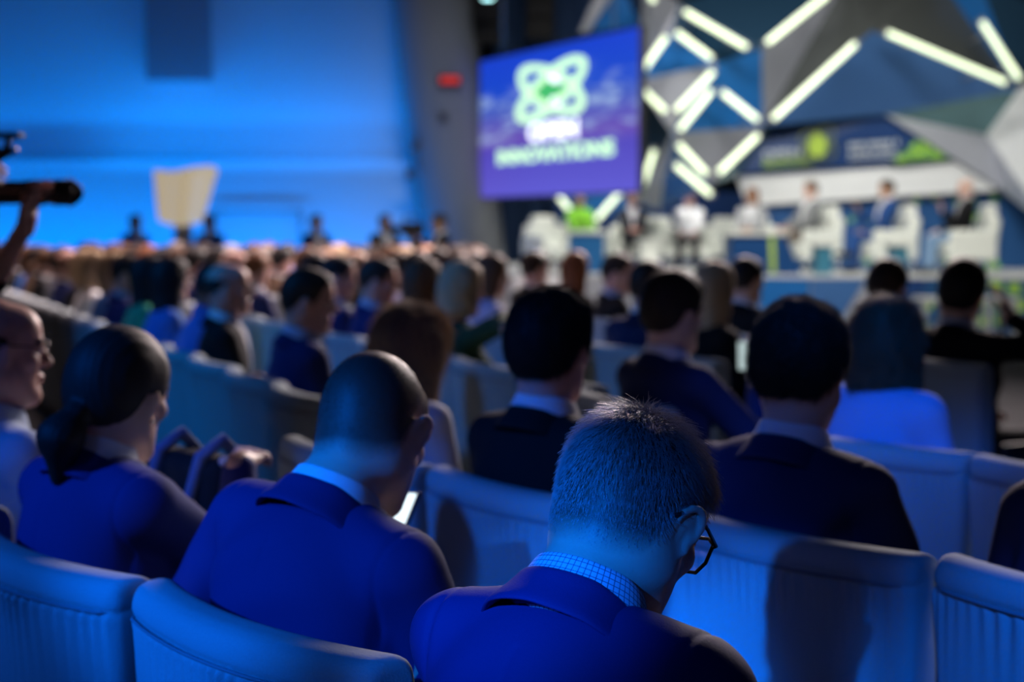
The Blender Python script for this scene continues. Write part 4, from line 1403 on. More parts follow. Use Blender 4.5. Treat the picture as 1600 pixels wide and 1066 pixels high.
def make_armchair():
    r = empty('stage_armchair')
    S = SDF()
    S.add(rbox((0, -0.30, 0.47), (0.33, 0.075, 0.30), 0.06, rx(0.12)), 0)
    S.add(rbox((0, -0.33, 0.80), (0.21, 0.065, 0.13), 0.06, rx(0.12)), 0.04)
    for s in (-1, 1):
        S.add(rbox((s * 0.335, -0.02, 0.385), (0.05, 0.32, 0.205), 0.045), 0.03)
    S.add(rbox((0, -0.02, 0.25), (0.33, 0.33, 0.07), 0.03), 0.02)
    V, Q = S.mesh((-0.46, -0.48, 0.12), (0.46, 0.42, 1.0), 0.02)
    mesh_np('shell', V, Q, [M_LEA], r)
    S = SDF().add(rbox((0, 0.04, 0.355), (0.275, 0.30, 0.055), 0.04), 0)
    V, Q = S.mesh((-0.34, -0.32, 0.26), (0.34, 0.40, 0.45), 0.02)
    mesh_np('seat_cushion', V, Q, [M_LEA], r)
    for sx in (-1, 1):
        for sy in (-1, 1):
            MB().tube([(sx * 0.30, sy * 0.25 - 0.03, 0.20), (sx * 0.32, sy * 0.27 - 0.03, 0.0)], [0.026, 0.018], 8).build('leg', M_LEG, r)
    return r
proto_arm = make_armchair()
used_arm = [False]
def stage_chair(x, y, hd, label):
    if not used_arm[0]:
        o = proto_arm; used_arm[0] = True
        o.location = (x, y, STZ); o.rotation_euler = (0, 0, -hd * D2R)
        tag(o, label, 'armchair', 'white armchairs on the stage')
    else:
        o = dup(proto_arm, (x, y, STZ), -hd * D2R, label, 'armchair', 'white armchairs on the stage')
    return o
def sp_(px, d): return ((px - 800) / FPX * d, d)
PAN = [
    dict(px=906, d=22.4, low=1, hd=175, skin='fair', hcol='brown', hair='bob', fem=True, top='blouse', tcol=('lime_green', (0.16, 0.42, 0.03)), lcol=('dark_grey', (0.03, 0.03, 0.035)), arms='lap', lab='seated panel speaker in bright green top at the left end of the stage'),
    dict(px=988, d=22.4, low=1, hd=180, skin='pink', hcol='dark', hair='short', top='jacket', tcol=('charcoal_suit', (0.03, 0.033, 0.045)), ccol=('pale_shirt', (0.6, 0.6, 0.66)), arms='clasp', lab='seated panel speaker in dark suit, second from the left on stage'),
    dict(px=1076, d=22.3, low=1, hd=190, skin='pink', hcol='brown', hair='short', top='shirt', tcol=('white_shirt', (0.75, 0.76, 0.80)), lcol=('dark_grey', (0.03, 0.03, 0.035)), arms='lap', lab='seated panel speaker in white shirt, third from the left on stage'),
    dict(px=1172, d=21.0, low=1, hd=200, skin='tan', hcol='auburn', hair='bob', fem=True, top='jacket', tcol=('pale_grey_suit', (0.40, 0.41, 0.44)), ccol=('white_shirt', (0.75, 0.76, 0.80)), arms='clasp', lab='seated panel speaker in pale grey behind the navy low table'),
    dict(px=1262, d=20.2, hd=250, skin='fair', hcol='brown', hair='short', top='jacket', tcol=('grey_suit', (0.20, 0.21, 0.22)), ccol=('white_shirt', (0.75, 0.76, 0.80)), lcol=('taupe', (0.16, 0.13, 0.11)), arms='lap', lab='seated panel speaker in open grey jacket and white shirt'),
    dict(px=1380, d=19.6, hd=262, skin='tan', hcol='dark', hair='short', top='jacket', tcol=('blue_suit', (0.02, 0.07, 0.24)), ccol=('white_shirt', (0.75, 0.76, 0.80)), lcol=('blue_suit', (0.02, 0.07, 0.24)), legs='cross', arms={1: dict(W=(0.10, 0.34, 0.92), d=(-0.2, 0.5, 0.85), n=(0.2, -1, 0.3), curl=0.8), -1: dict(W=(-0.10, 0.34, 0.62), d=(0.5, 0.8, -0.1), n=(0, 0.2, 1), curl=0.4)}, lab='seated panel speaker in blue suit with crossed legs, hand raised'),
    dict(px=1503, d=19.2, hd=268, skin='fair', hcol='white', hair='bald', top='jacket', tcol=('black_suit', (0.008, 0.008, 0.010)), ccol=('grey_shirt', (0.4, 0.4, 0.43)), lcol=('light_jeans', (0.20, 0.32, 0.50)), arms={1: dict(W=(0.12, 0.26, 0.92), d=(-0.2, 0.2, 0.9), n=(0.2, -1, 0.3), curl=1.0), -1: dict(W=(-0.13, 0.36, 0.62), d=(0.4, 0.8, -0.1), n=(0, 0.2, 1), curl=0.4)}, lab='seated white-haired panel speaker in black jacket and pale jeans, right end'),
]
PAN_CH = ['white stage armchair of the green-topped speaker', 'white stage armchair of the dark-suited speaker', 'white stage armchair of the white-shirted speaker', 'white stage armchair of the pale grey speaker behind the low table',
          'white stage armchair of the grey-jacketed speaker', 'white stage armchair of the cross-legged blue-suited speaker', 'largest-looking white stage armchair, seen side-on at the right end']
for i, P in enumerate(PAN):
    x, y = sp_(P['px'], P['d'])
    hd = P['hd']
    f = np.array((math.sin(hd * D2R), math.cos(hd * D2R)))
    q = {k: v for k, v in P.items() if k not in ('px', 'd', 'hd', 'lab', 'low')}
    q.update(h=0.010, seat=0.36 if P.get('low') else 0.418, lean=-13 if P.get('low') else -6, seed=i, fold=0.006)
    if 'foot' not in q: q['foot'] = 0.03
    if isinstance(q.get('arms'), dict):
        for s in (-1, 1):
            q['arms'][s]['W'] = tuple(np.array(q['arms'][s]['W']) - np.array((0, 0, 0.06)))
    o = person((x, y, STZ), hd, P['lab'], 'panel speakers on the stage', 'person', q)
    sc_o = stage_chair(x + f[0] * 0.0, y + f[1] * 0.0, hd, PAN_CH[i])
    sc_o.scale = (1, 1, 0.86 if P.get('low') else 1)
# empty white armchairs between speakers
for (px, d, hd, lab) in ((866, 21.1, 150, 'empty white stage armchair at the far left end of the stage'), (1030, 23.2, 180, 'empty white stage armchair left of the white-shirted speaker'), (1130, 23.5, 190, 'empty white stage armchair right of the white-shirted speaker')):
    x, y = sp_(px, d)
    stage_chair(x, y, hd, lab)
# low tables
def low_table(px0, px1, d, h, lab, front, stripe=False, slant=0.0, depth=0.6, gr=None):
    x0, x1 = sp_(px0, d)[0], sp_(px1, d)[0]
    w_ = x1 - x0
    r = empty('low_table', ((x0 + x1) / 2, d, STZ)); tag(r, lab, 'table', gr)
    b = MB()
    b.prism([(-w_ / 2, 0, 0), (w_ / 2 + slant, 0, 0), (w_ / 2, 0, h - 0.05), (-w_ / 2, 0, h - 0.05)], (0, depth, 0))
    b.build('body', front, r)
    MB().box((0, depth / 2, h - 0.025), (w_ + 0.08, depth + 0.08, 0.05), bev=0.01).build('table_top', M_LEA, r)
    if stripe:
        MB().prism([(w_ * 0.24, -0.012, 0.02), (w_ * 0.33, -0.012, 0.02), (w_ * 0.30, -0.012, h - 0.07), (w_ * 0.21, -0.012, h - 0.07)], (0, 0.012, 0)).build('lime_stripe', M_LIME, r)
    return r
M_TBL = mat('table_teal', (0.05, 0.20, 0.30), 0.4)
M_TBN = mat('table_navy', (0.01, 0.06, 0.20), 0.4)
low_table(1140, 1226, 18.7, 0.56, 'large navy low table with lime stripe at the stage centre front', M_TBN, True, 0.22)
low_table(890, 944, 19.4, 0.58, 'blue low table in front of the green-topped speaker', mat('table_blue', (0.015, 0.12, 0.32), 0.4))
low_table(1275, 1300, 18.7, 0.42, 'small teal side table left of the blue-suited speaker', M_TBL, depth=0.3)
low_table(1393, 1418, 18.5, 0.42, 'small teal side table between the two rightmost speakers', M_TBL, depth=0.3)
low_table(1002, 1030, 19.7, 0.46, 'small white side table before the dark-suited speaker', M_LEA, depth=0.35)
# white lectern-like step block in front of the stage, at its left end
r = empty('step_block', (*sp_(842, 18.3), 0)); tag(r, 'white step block on the floor before the left end of the stage', 'step')
for k, (zz, dd) in enumerate(((0.85, 0.9), (0.57, 0.6), (0.29, 0.3))):
    MB().box((0, 0.45 - dd / 2 + 0.05 * 0, zz / 2), (0.62 - 0.0 * k, dd, zz) if k == 0 else (0.62, 0.3, zz)).build('step', M_WHITE, r) if k == 0 else MB().box((0, -0.15 - 0.3 * k + 0.0, zz / 2), (0.62, 0.3, zz)).build('step', M_WHITE, r)
# low white frames (equipment stands) on the floor in front of the stage, right side
for (px0, px1, y0, d, lab) in ((1440, 1492, 466, 16.2, 'low white equipment frame left of the black-suited man by the stage'), (1540, 1590, 466, 16.2, 'low white equipment frame at the right edge by the stage')):
    z1 = U(px0, y0, d)[2]
    x0, x1 = sp_(px0, d)[0], sp_(px1, d)[0]
    r = empty('equipment_frame', ((x0 + x1) / 2, d, 0)); tag(r, lab, 'frame', 'frames by the stage')
    w_ = (x1 - x0) / 2
    MB().box((0, 0.2, z1 - 0.03), (2 * w_, 0.5, 0.06), bev=0.008).build('top', M_LIP, r)
    for sx in (-1, 1):
        for yy in (-0.02, 0.42):
            MB().box((sx * (w_ - 0.03), yy, (z1 - .06) / 2), (0.055, 0.055, z1 - 0.06)).build('leg', M_LIP, r)

# ------------------------------------------------------------------ cream tapered light panel by the blue wall
d = 21.5
V, F = [], []
pts = [((240, 264), (246, 350)), ((262, 266), (262, 352)), ((300, 268), (291, 351)), ((322, 266), (308, 349)), ((340, 262), (318, 345))]
n_ = 9
rows_ = []
A_ = MB()
cols_ = 24
for j in range(n_):
    t = j / (n_ - 1)
    for i in range(cols_):
        s = i / (cols_ - 1)
        top_y = 264 + 5 * math.sin(s * math.pi * 2) * 0.8 + (-2 if s > .8 else 0)
        xt, xb = 240 + s * 100, 247 + s * 70
        yb = 345 + 8 * math.sin(s * math.pi)
        rr = 1 - (max(0, abs(s - .5) - .42) / .08) ** 2 * 0.06
        px = xt + (xb - xt) * t; py = top_y + (yb - top_y) * t
        py = 305 + (py - 305) * rr
        p = U(px, py, d - 0.30 * math.sin(s * math.pi) + 0.08 * math.sin(s * 9))
        V.append(p)
nV = len(V)
V2 = [p + np.array((0, 0.04, 0)) for p in V]
for j in range(n_ - 1):
    for i in range(cols_ - 1):
        a = j * cols_ + i
        F.append((a, a + cols_, a + cols_ + 1, a + 1)); F.append((nV + a, nV + a + 1, nV + a + cols_ + 1, nV + a + cols_))
for i in range(cols_ - 1):
    F.append((i, i + 1, nV + i + 1, nV + i)); a = (n_ - 1) * cols_ + i
    F.append((a, nV + a, nV + a + 1, a + 1))
for j in range(n_ - 1):
    a = j * cols_; F.append((a, nV + a, nV + a + cols_, a + cols_)); a += cols_ - 1
    F.append((a, a + cols_, nV + a + cols_, nV + a))
base = U(288, 352, d)
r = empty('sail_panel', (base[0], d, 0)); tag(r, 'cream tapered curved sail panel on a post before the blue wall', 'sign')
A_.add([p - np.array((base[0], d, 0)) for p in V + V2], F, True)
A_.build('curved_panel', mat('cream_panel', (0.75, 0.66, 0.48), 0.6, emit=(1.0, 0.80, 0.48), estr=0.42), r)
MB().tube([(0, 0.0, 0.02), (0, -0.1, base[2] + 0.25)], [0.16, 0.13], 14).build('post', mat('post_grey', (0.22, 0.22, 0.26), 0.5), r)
MB().lathe([(0.0, 0.0), (0.34, 0.0), (0.34, 0.03), (0.05, 0.05), (0, 0.05)], (0, 0, 0), 20).build('foot_plate', M_CHD, r)
# ------------------------------------------------------------------ audience
NAVY = ('navy_suit', (0.013, 0.022, 0.115)); BLACKS = ('black_suit', (0.008, 0.008, 0.010)); CHAR = ('charcoal_suit', (0.03, 0.033, 0.045))
WHITE = ('white_shirt', (0.75, 0.76, 0.80)); LBLUE = ('light_blue_shirt', (0.42, 0.52, 0.72)); BLUES = ('blue_top', (0.05, 0.16, 0.50))
GREEN = ('green_top', (0.02, 0.30, 0.16)); DGREEN = ('dark_green_jacket', (0.02, 0.05, 0.025)); LAV = ('lavender_blouse', (0.42, 0.40, 0.60)); GREYJ = ('grey_jacket', (0.14, 0.15, 0.17))
BROWNJ = ('brown_jacket', (0.14, 0.09, 0.06))

chair_near = make_chair(0.0045, True, False, False)
chair_hi = make_chair(0.0045, True, False)
chair_lo = make_chair(0.010, False)
CHAIR_AT = {}
_first = {id(chair_near): True, id(chair_hi): True, id(chair_lo): True}


def put_chair(proto, p, n, label):
    ang = -math.atan2(n[0], n[1])
    if _first[id(proto)]:
        _first[id(proto)] = False
        proto.location = (float(p[0]), float(p[1]), 0); proto.rotation_euler = (0, 0, ang)
        r = tag(proto, label, 'chair', 'auditorium chairs')
    else:
        r = dup(proto, (p[0], p[1], 0), ang, label, 'chair', 'auditorium chairs')
    CHAIR_AT[(round(float(p[0]), 3), round(float(p[1]), 3))] = r
    return r


ROWA = {0: (-0.375, 2.002), 1: (-0.005, 1.485), -1: (-0.80, 2.44), -2: (-1.28, 2.99)}
def seatA(k): return np.array(ROWA[k]), nA
def seatR(o, t): return oR + o * nR + t * dR, nR
def seatL(o, k): return oL + o * nL + (k + 0.5) * PITCHC * dL, nL


# ---- nearest row: chairs
for k, lab in ((-2, 'chair of the bald man in glasses at the left edge'), (-1, 'dim chair of the ponytailed woman, nearest row left'), (0, 'brightly lit gathered chair of the man in navy suit with shaved head'), (1, 'chair under the sharp grey-haired man in front')):
    p, n = seatA(k)
    put_chair(chair_near, p, n, 'blue-grey upholstered ' + lab)


def sit(seat, off=(0.0, 0.21), **kw):
    """root position on a seat: off = (along the row to the sitter's right, forward)"""
    p, n = seat
    r = np.array((n[1], -n[0]))
    q = p + n * off[1] + r * off[0]
    return (q[0], q[1], 0), head_of(n)


def hero(seat, off, label, group, p, dh=0.0):
    loc, hd = sit(seat, off)
    p = dict(p); at = p.pop('at', None); turn = p.pop('turn', 0)
    o = person(loc, hd + dh + turn, label, group, 'person', p)
    if at:          # slide along the seat so that the head sits at its place in the hall
        tgt = np.array(((at[0] - 800) / FPX * at[1], at[1]))
        a = -(hd + dh + turn) * D2R
        w = np.array(loc[:2]) + (rz(a) @ o['hc'])[:2]
        o['root'].location.x += float(tgt[0] - w[0]); o['root'].location.y += float(tgt[1] - w[1])
    ch = CHAIR_AT.get((round(float(seat[0][0]), 3), round(float(seat[0][1]), 3)))
    if ch is not None:      # the back of the chair clears the sitter's back
        a = o['root'].rotation_euler.z; c = ch.rotation_euler.z; worst = 0.0
        for key in ('top', 'trousers'):
            if key not in o: continue
            me = o[key].data
            co = np.empty(len(me.vertices) * 3, np.float32); me.vertices.foreach_get('co', co); co = co.reshape(-1, 3)
            Wd = co @ rz(a).T + np.array(o['root'].location)
            Lc = (Wd - np.array(ch.location)) @ rz(c)
            k = (Lc[:, 2] < 0.96) & (Lc[:, 2] > 0.14) & (np.abs(Lc[:, 0]) < 0.31)
            if k.any():
                worst = min(worst, float((Lc[k, 1] - (0.55 * Lc[k, 0] ** 2 + 0.06 * (CH_TOP - Lc[k, 2]) + 0.056)).min()))
        if worst < 0:
            print('chair back', label, round(worst, 3))
            ch.location.x += float(-math.sin(c) * worst); ch.location.y += float(math.cos(c) * worst)
    return o


# ---- sharp man in front
m_check = mat('checked_shirt', (0.55, 0.66, 0.82), 0.8)
nt = m_check.node_tree; b = nt.nodes['Principled BSDF']
uvn = nt.nodes.new('ShaderNodeUVMap'); sp = nt.nodes.new('ShaderNodeSeparateXYZ'); nt.links.new(uvn.outputs[0], sp.inputs[0])
def line(sock, period, width):
    d = nt.nodes.new('ShaderNodeMath'); d.operation = 'DIVIDE'; d.inputs[1].default_value = period
    f = nt.nodes.new('ShaderNodeMath'); f.operation = 'FRACT'
    l = nt.nodes.new('ShaderNodeMath'); l.operation = 'LESS_THAN'; l.inputs[1].default_value = width
    nt.links.new(sock, d.inputs[0]); nt.links.new(d.outputs[0], f.inputs[0]); nt.links.new(f.outputs[0], l.inputs[0]); return l.outputs[0]
mxn = nt.nodes.new('ShaderNodeMath'); mxn.operation = 'MAXIMUM'
nt.links.new(line(sp.outputs['X'], 0.0075, 0.14), mxn.inputs[0]); nt.links.new(line(sp.outputs['Y'], 0.0075, 0.14), mxn.inputs[1])
mc = nt.nodes.new('ShaderNodeMix'); mc.data_type = 'RGBA'
mc.inputs['A'].default_value = (0.55, 0.66, 0.82, 1); mc.inputs['B'].default_value = (0.04, 0.06, 0.16, 1)
nt.links.new(mxn.outputs[0], mc.inputs['Factor']); nt.links.new(mc.outputs['Result'], b.inputs['Base Color'])

FM = hero(seatA(1), (0.0, 0.21), 'sharply focused man with short greying hair, glasses and navy jacket, head bowed', 'people in the nearest row',
          dict(at=(986, 1.76), turn=-8, seat=0.462, hsize=1.04, h=0.0036, lean=11, round_back=0.030, hy=2, pitch=34, roll=2, neck=-0.03, hair='crew', strandhair=True, hcol='ash', scalp='dark', skin='fair', tcol=('satin_navy_suit', (0.013, 0.024, 0.14), 0.75), ccol=LBLUE, collar_mat=m_check, headfwd=0.05, fold=0.006, seed=3, chgt=0.051, lcol=NAVY, arms={1: dict(W=(0.10, 0.36, 0.66), d=(-0.4, 0.9, 0), n=(0, 0.2, 1), curl=0.4), -1: dict(W=(-0.405, 0.31, 0.815), d=(0.15, 0.35, 0.9), n=(-0.8, 0.3, 0.1), curl=1.0, pole=(0.3, 0.6, -1))}))


def glasses(o, m, lensm, style=0, wide=1.0):
    """spectacles in head space, child of the person"""
    hc, Rh, hs, root = o['hc'], o['Rh'], o['hs'], o['root']
    def P(v): return hc + Rh @ (np.array(v, float) * hs)
    g = MB()
    for s in (-1, 1):
        if style == 0:
            out = [(0.008, 0.018), (0.020, 0.024), (0.052, 0.024), (0.062, 0.016), (0.060, -0.008), (0.050, -0.022), (0.022, -0.022), (0.010, -0.010)]
        else:
            out = [(0.036 + 0.026 * math.cos(t), 0.002 + 0.018 * math.sin(t)) for t in np.linspace(0, 2 * math.pi, 17)[:-1]]
        g.tube([P((s * x, 0.112 - 0.22 * x, z + 0.004)) for x, z in out], 0.0022 * wide, 8, closed=True)
        g.tube([P((s * 0.062, 0.0985, 0.017)), P((s * 0.070, 0.092, 0.0175)), P((s * 0.0805, 0.045, 0.020)), P((s * 0.0835, 0.006, 0.0235)), P((s * 0.083, -0.012, 0.018)), P((s * 0.079, -0.030, 0.004))], [0.0022 * wide] * 3 + [0.0025 * wide] * 3, 8)
    g.tube([P((-0.009, 0.111, 0.016)), P((0, 0.1145, 0.019)), P((0.009, 0.111, 0.016))], 0.002 * wide, 8)
    go = g.build('glasses', m, root)
    for s in (-1, 1):
        l = MB()
        if style == 0:
            out = [(0.008, 0.018), (0.020, 0.024), (0.052, 0.024), (0.062, 0.016), (0.060, -0.008), (0.050, -0.022), (0.022, -0.022), (0.010, -0.010)]
        else:
            out = [(0.036 + 0.026 * math.cos(t), 0.002 + 0.018 * math.sin(t)) for t in np.linspace(0, 2 * math.pi, 17)[:-1]]
        l.prism([P((s * x, 0.112 - 0.22 * x, z + 0.004)) for x, z in out], Rh @ np.array((0, 0.0012, 0)))
        l.build('lens', lensm, go)
    return go


m_lens = bpy.data.materials.new('lens_glass'); m_lens.use_nodes = True
nt = m_lens.node_tree; nt.nodes.clear()
ou = nt.nodes.new('ShaderNodeOutputMaterial'); mxs = nt.nodes.new('ShaderNodeMixShader'); tr = nt.nodes.new('ShaderNodeBsdfTransparent'); gl = nt.nodes.new('ShaderNodeBsdfGlossy'); fr_ = nt.nodes.new('ShaderNodeValue'); fr_.outputs[0].default_value = 0.06
gl.inputs['Roughness'].default_value = 0.05; tr.inputs['Color'].default_value = (0.9, 0.93, 0.95, 1)
nt.links.new(fr_.outputs[0], mxs.inputs[0]); nt.links.new(tr.outputs[0], mxs.inputs[1]); nt.links.new(gl.outputs[0], mxs.inputs[2]); nt.links.new(mxs.outputs[0], ou.inputs[0])
glasses(FM, mat('glasses_black', (0.01, 0.01, 0.012), 0.25), m_lens, 0, 1.15)
# individual hairs of the sharp man
hc, Rh, hs1 = FM['hc'], FM['Rh'], FM['hs']
HLX = [-0.2, -0.085, -0.06, -0.035, -0.012, 0.014, 0.03, 0.048, 0.062, 0.075, 0.088, 0.2]
HLZ = [-0.075, -0.073, -0.060, -0.035, 0.022, 0.020, 0.0, 0.025, 0.062, 0.082, 0.09, 0.11]
def _L(P): return ((P - hc) @ Rh) / hs1
def _keep(P, Nn):
    L = _L(P)
    e = L[:, 2] - np.interp(L[:, 1], HLX, HLZ)
    fade = np.clip((e + 0.004) / 0.030, 0, 1)
    return (RNG.random(len(P)) < fade) & (L[:, 2] < 0.2) & (np.abs(L[:, 0]) < 0.0790 + 10 * (L[:, 2] > 0.04)) & (L[:, 2] > -0.085)
def _flow(P, Nn):
    L = _L(P)
    top = np.clip((L[:, 1] + 0.055) / 0.03, 0, 1)      # crown whorl: forwards on top, downwards at the back and sides
    d = np.stack([0.5 * L[:, 0] / 0.08 + 0.25, top * 0.9 - (1 - top) * 0.2, -(1 - top) * 1.0 - 0.35], 1)
    return d @ Rh.T
def _len(P, Nn):
    L = _L(P)
    return np.interp(L[:, 2], [-0.08, -0.04, 0.02, 0.06, 0.11], [0.0016, 0.005, 0.014, 0.022, 0.032])
strands('hair', FM['body'], 230000, _len, mat('hair_strand', (0.33, 0.31, 0.34), 0.32, var=0.7, scale=220, spec=0.7), FM['root'], _keep, _flow, rad=0.00052, stand=0.75)

# ---- man with shaved head in navy suit
M2 = hero(seatA(0), (0.0, 0.21), 'man with shaved head in navy suit holding a lit tablet, nearest row', 'people in the nearest row',
          dict(at=(582, 2.32), turn=-6, seat=0.475, h=0.004, lean=3, headfwd=0.06, round_back=0.03, side=6, hy=-18, pitch=26, neck=-0.027, hair='buzz', strandhair=True, chgt=0.049, hcol='dark', skin='fair', tcol=NAVY, ccol=WHITE, fold=0.005, seed=8, w=1.06, hsize=1.03, lcol=NAVY,
               arms={1: dict(W=(0.13, 0.36, 0.655), d=(-0.35, 0.9, -0.1), n=(0.8, 0.1, 0.5), curl=0.5), -1: dict(W=(-0.20, 0.22, 0.79), d=(-0.25, 0.6, 0.5), n=(-0.7, 0.2, 0.5), curl=0.6)}))
h2, R2, s2 = M2['hc'], M2['Rh'], M2['hs']
def _k2(P, Nn):
    L = ((P - h2) @ R2) / s2
    return (RNG.random(len(P)) < np.clip((L[:, 2] - np.interp(L[:, 1], HLX, HLZ)) / 0.05, 0, 1)) & (L[:, 2] < 0.16) & (np.abs(L[:, 0]) < 0.079)
strands('hair', M2['body'], 260000, lambda P, Nn: np.full(len(P), 0.0045), HAIRM('dark'), M2['root'], _k2, lambda P, Nn: np.tile(np.array((0, 0.5, -0.6)), (len(P), 1)) @ R2.T, rad=0.00032, seg=1, stand=0.7)
# ---- woman with ponytail
M3 = hero(seatA(-1), (-0.04, 0.21), 'woman with dark hair in a low ponytail and blue-lit suit', 'people in the nearest row',
          dict(at=(184, 2.76), turn=-4, seat=0.46, neck=-0.03, headfwd=0.02, h=0.0045, lean=3, round_back=0.01, hy=-16, pitch=10, roll=4, hair='ponytail', hcol='dark', skin='fair', fem=True, arms={1: dict(W=(0.02, 0.36, 0.99), d=(-0.5, 0.75, 0.15), n=(0.3, -0.2, 0.9), curl=0.5), -1: dict(W=(-0.16, 0.36, 0.80), d=(0.5, 0.8, 0.1), n=(-0.6, 0.2, 0.8), curl=0.6)}, tcol=('blue_suit_jacket', (0.03, 0.045, 0.22)), ccol=WHITE, fold=0.005, seed=5, lcol=NAVY, hsize=1.06, w=1.08))
em = MB().lathe([(0.0, 0.004), (0.003, 0.002), (0.004, -0.002), (0.0, -0.005)], M3['hc'] + M3['Rh'] @ np.array((0.083, 0.004, -0.036)) * M3['hs'], 8)
em.build('earring', mat('steel', (0.3, 0.3, 0.32), 0.4, metal=1), M3['root'])
# dark bag with pale straps standing on her lap
bg = U(300, 738, 3.14)
r = empty('shoulder_bag', bg, -44 * D2R); tag(r, 'dark shoulder bag with pale straps on the lap of the ponytailed woman', 'bag')
S = SDF().add(rbox((0, 0, -0.10), (0.17, 0.055, 0.15), 0.04), 0)
S.disp = folds(0.004, 1.2, 4); S.amp = 0.006
V, Q = S.mesh((-0.24, -0.14, -0.32), (0.24, 0.14, 0.12), 0.008)
mesh_np('body', V, Q, [cloth('bag_black', (0.010, 0.011, 0.014))], r)
for sx in (-0.085, 0.075):
    MB().tube([(sx, -0.062, -0.20), (sx + 0.01, -0.066, -0.05), (sx + 0.03, -0.045, 0.05), (sx + 0.045, 0.0, 0.085), (sx + 0.05, 0.05, 0.03)], [0.014, 0.015, 0.016, 0.016, 0.014], 8).build('strap', cloth('bag_strap', (0.10, 0.15, 0.30)), r)
# ---- bald man with glasses
M4 = hero(seatA(-2), (0.16, 0.21), 'bald man in glasses and pale shirt, profile at the left edge', 'people in the nearest row',
          dict(at=(-6, 3.25), h=0.0045, lean=2, hy=14, pitch=2, hair='bald', hcol='dark', skin='pink', top='shirt', tcol=LBLUE, fold=0.005, seed=6, lcol=NAVY))
glasses(M4, mat('glasses_dark_red', (0.05, 0.02, 0.02), 0.3), m_lens, 0, 0.9)

# ---- second row
def putB(seat, lab): put_chair(chair_hi, seat[0], seat[1], lab)
putB(seatR(0, PITCHC * 0.5), 'upholstered chair of the dark-haired man in black suit, second row')
putB(seatR(0, PITCHC * 1.5), 'wide-lit upholstered chair of the curly-haired man, second row')
putB(seatR(0, PITCHC * 2.5), 'bright blue-lit upholstered chair in the lower right corner')
kB = (np.array((-0.318, 3.626)), nR)
putB(kB, 'dark chair of the grey-blonde woman, second row')
B2 = hero(seatR(0, PITCHC * 0.5), (-0.10, 0.22), 'dark-haired man in black suit, second row behind the front man', 'people in the second row',
          dict(at=(862, 3.32), turn=-4, h=0.0055, lean=3, hy=-14, pitch=3, hair='full', hcol='black', skin='pink', tcol=BLACKS, ccol=WHITE, seed=21, lcol=BLACKS))
B3 = hero(seatR(0, PITCHC * 1.5), (-0.02, 0.24), 'man with wavy dark hair in creased navy jacket, second row right', 'people in the second row',
          dict(at=(1254, 2.92), turn=-4, seat=0.462, h=0.0052, lean=6, round_back=0.02, hy=-18, pitch=10, roll=-3, hair='curly', hcol='dark', skin='fair', tcol=('dark_navy_suit', (0.02, 0.026, 0.085)), ccol=WHITE, seed=22, fold=0.014, lcol=NAVY, w=1.08))
strands('hair_strands', B3['hair'], 9000, lambda P, Nn: np.full(len(P), 0.026), HAIRM('dark'), B3['hair'], None, lambda P, Nn: RNG.normal(0, 1, (len(P), 3)), rad=0.0007, stand=0.35)
strands('hair_strands', B2['hair'], 9000, lambda P, Nn: np.full(len(P), 0.024), HAIRM('black'), B2['hair'], None, lambda P, Nn: np.tile(np.array((0.3, 0.2, -0.9)), (len(P), 1)), rad=0.0007, stand=0.2)
B4 = hero(seatR(0, PITCHC * 2.5), (-0.16, 0.24), 'person in dark navy jacket cut off by the right edge', 'people in the second row',
          dict(h=0.0065, lean=16, seat=0.46, neck=-0.03, hy=-10, pitch=12, hair='short', hcol='dark', tcol=('dark_navy_suit', (0.02, 0.026, 0.085)), ccol=WHITE, seed=23))
B1 = hero(kB, (0.02, 0.21), 'woman with grey-blonde bob and pale blouse, second row', 'people in the second row',
          dict(at=(642, 3.88), seat=0.464, neck=-0.045, h=0.0055, lean=12, hy=-8, pitch=10, hair='bob', hcol='ash', skin='pink', fem=True, top='blouse', tcol=('pale_blouse', (0.50, 0.54, 0.66)), seed=24, hsize=1.04))

def locks(o, col, n=9000, L=0.06, rad=0.0008):
    strands('hair_strands', o['hair'], n, lambda P, Nn: np.full(len(P), L), HAIRM(col), o['hair'], None, lambda P, Nn: np.tile(np.array((0.0, 0.05, -1.0)), (len(P), 1)), rad=rad, stand=0.08)


locks(B1, 'blond')

# ---- crowd prototypes, copied seat by seat
PROT = {}
def proto(key, **kw):
    PROT[key] = kw
proto('man_short', hair='short', tcol=NAVY, ccol=WHITE, hy=0, pitch=4, seed=31)
proto('man_turned', hair='short', tcol=CHAR, ccol=LBLUE, hy=28, pitch=8, seed=32, arms='clasp')
proto('man_full', hair='full', tcol=BLACKS, ccol=WHITE, hy=-12, pitch=10, seed=33, arms='cross')
proto('man_bald', hair='bald', skin='pink', tcol=GREYJ, ccol=WHITE, hy=10, pitch=0, seed=34)
proto('woman_long', hair='long', fem=True, top='blouse', tcol=BLUES, hy=-6, pitch=4, seed=35, arms='clasp')
proto('woman_bob', hair='bob', fem=True, top='sweater', tcol=LAV, hy=14, pitch=6, seed=36)
proto('woman_tail', hair='ponytail', fem=True, top='jacket', tcol=GREYJ, ccol=WHITE, hy=-20, pitch=12, seed=37)
proto('man_shirt', hair='short', top='shirt', tcol=LBLUE, hy=-16, pitch=16, seed=38, arms='clasp', lean=12)
BUILT = {}
HN = {'black': 'black', 'dark': 'dark', 'brown': 'brown', 'auburn': 'auburn', 'grey': 'grey', 'blond': 'blonde', 'ash': 'ash-brown', 'white': 'white'}
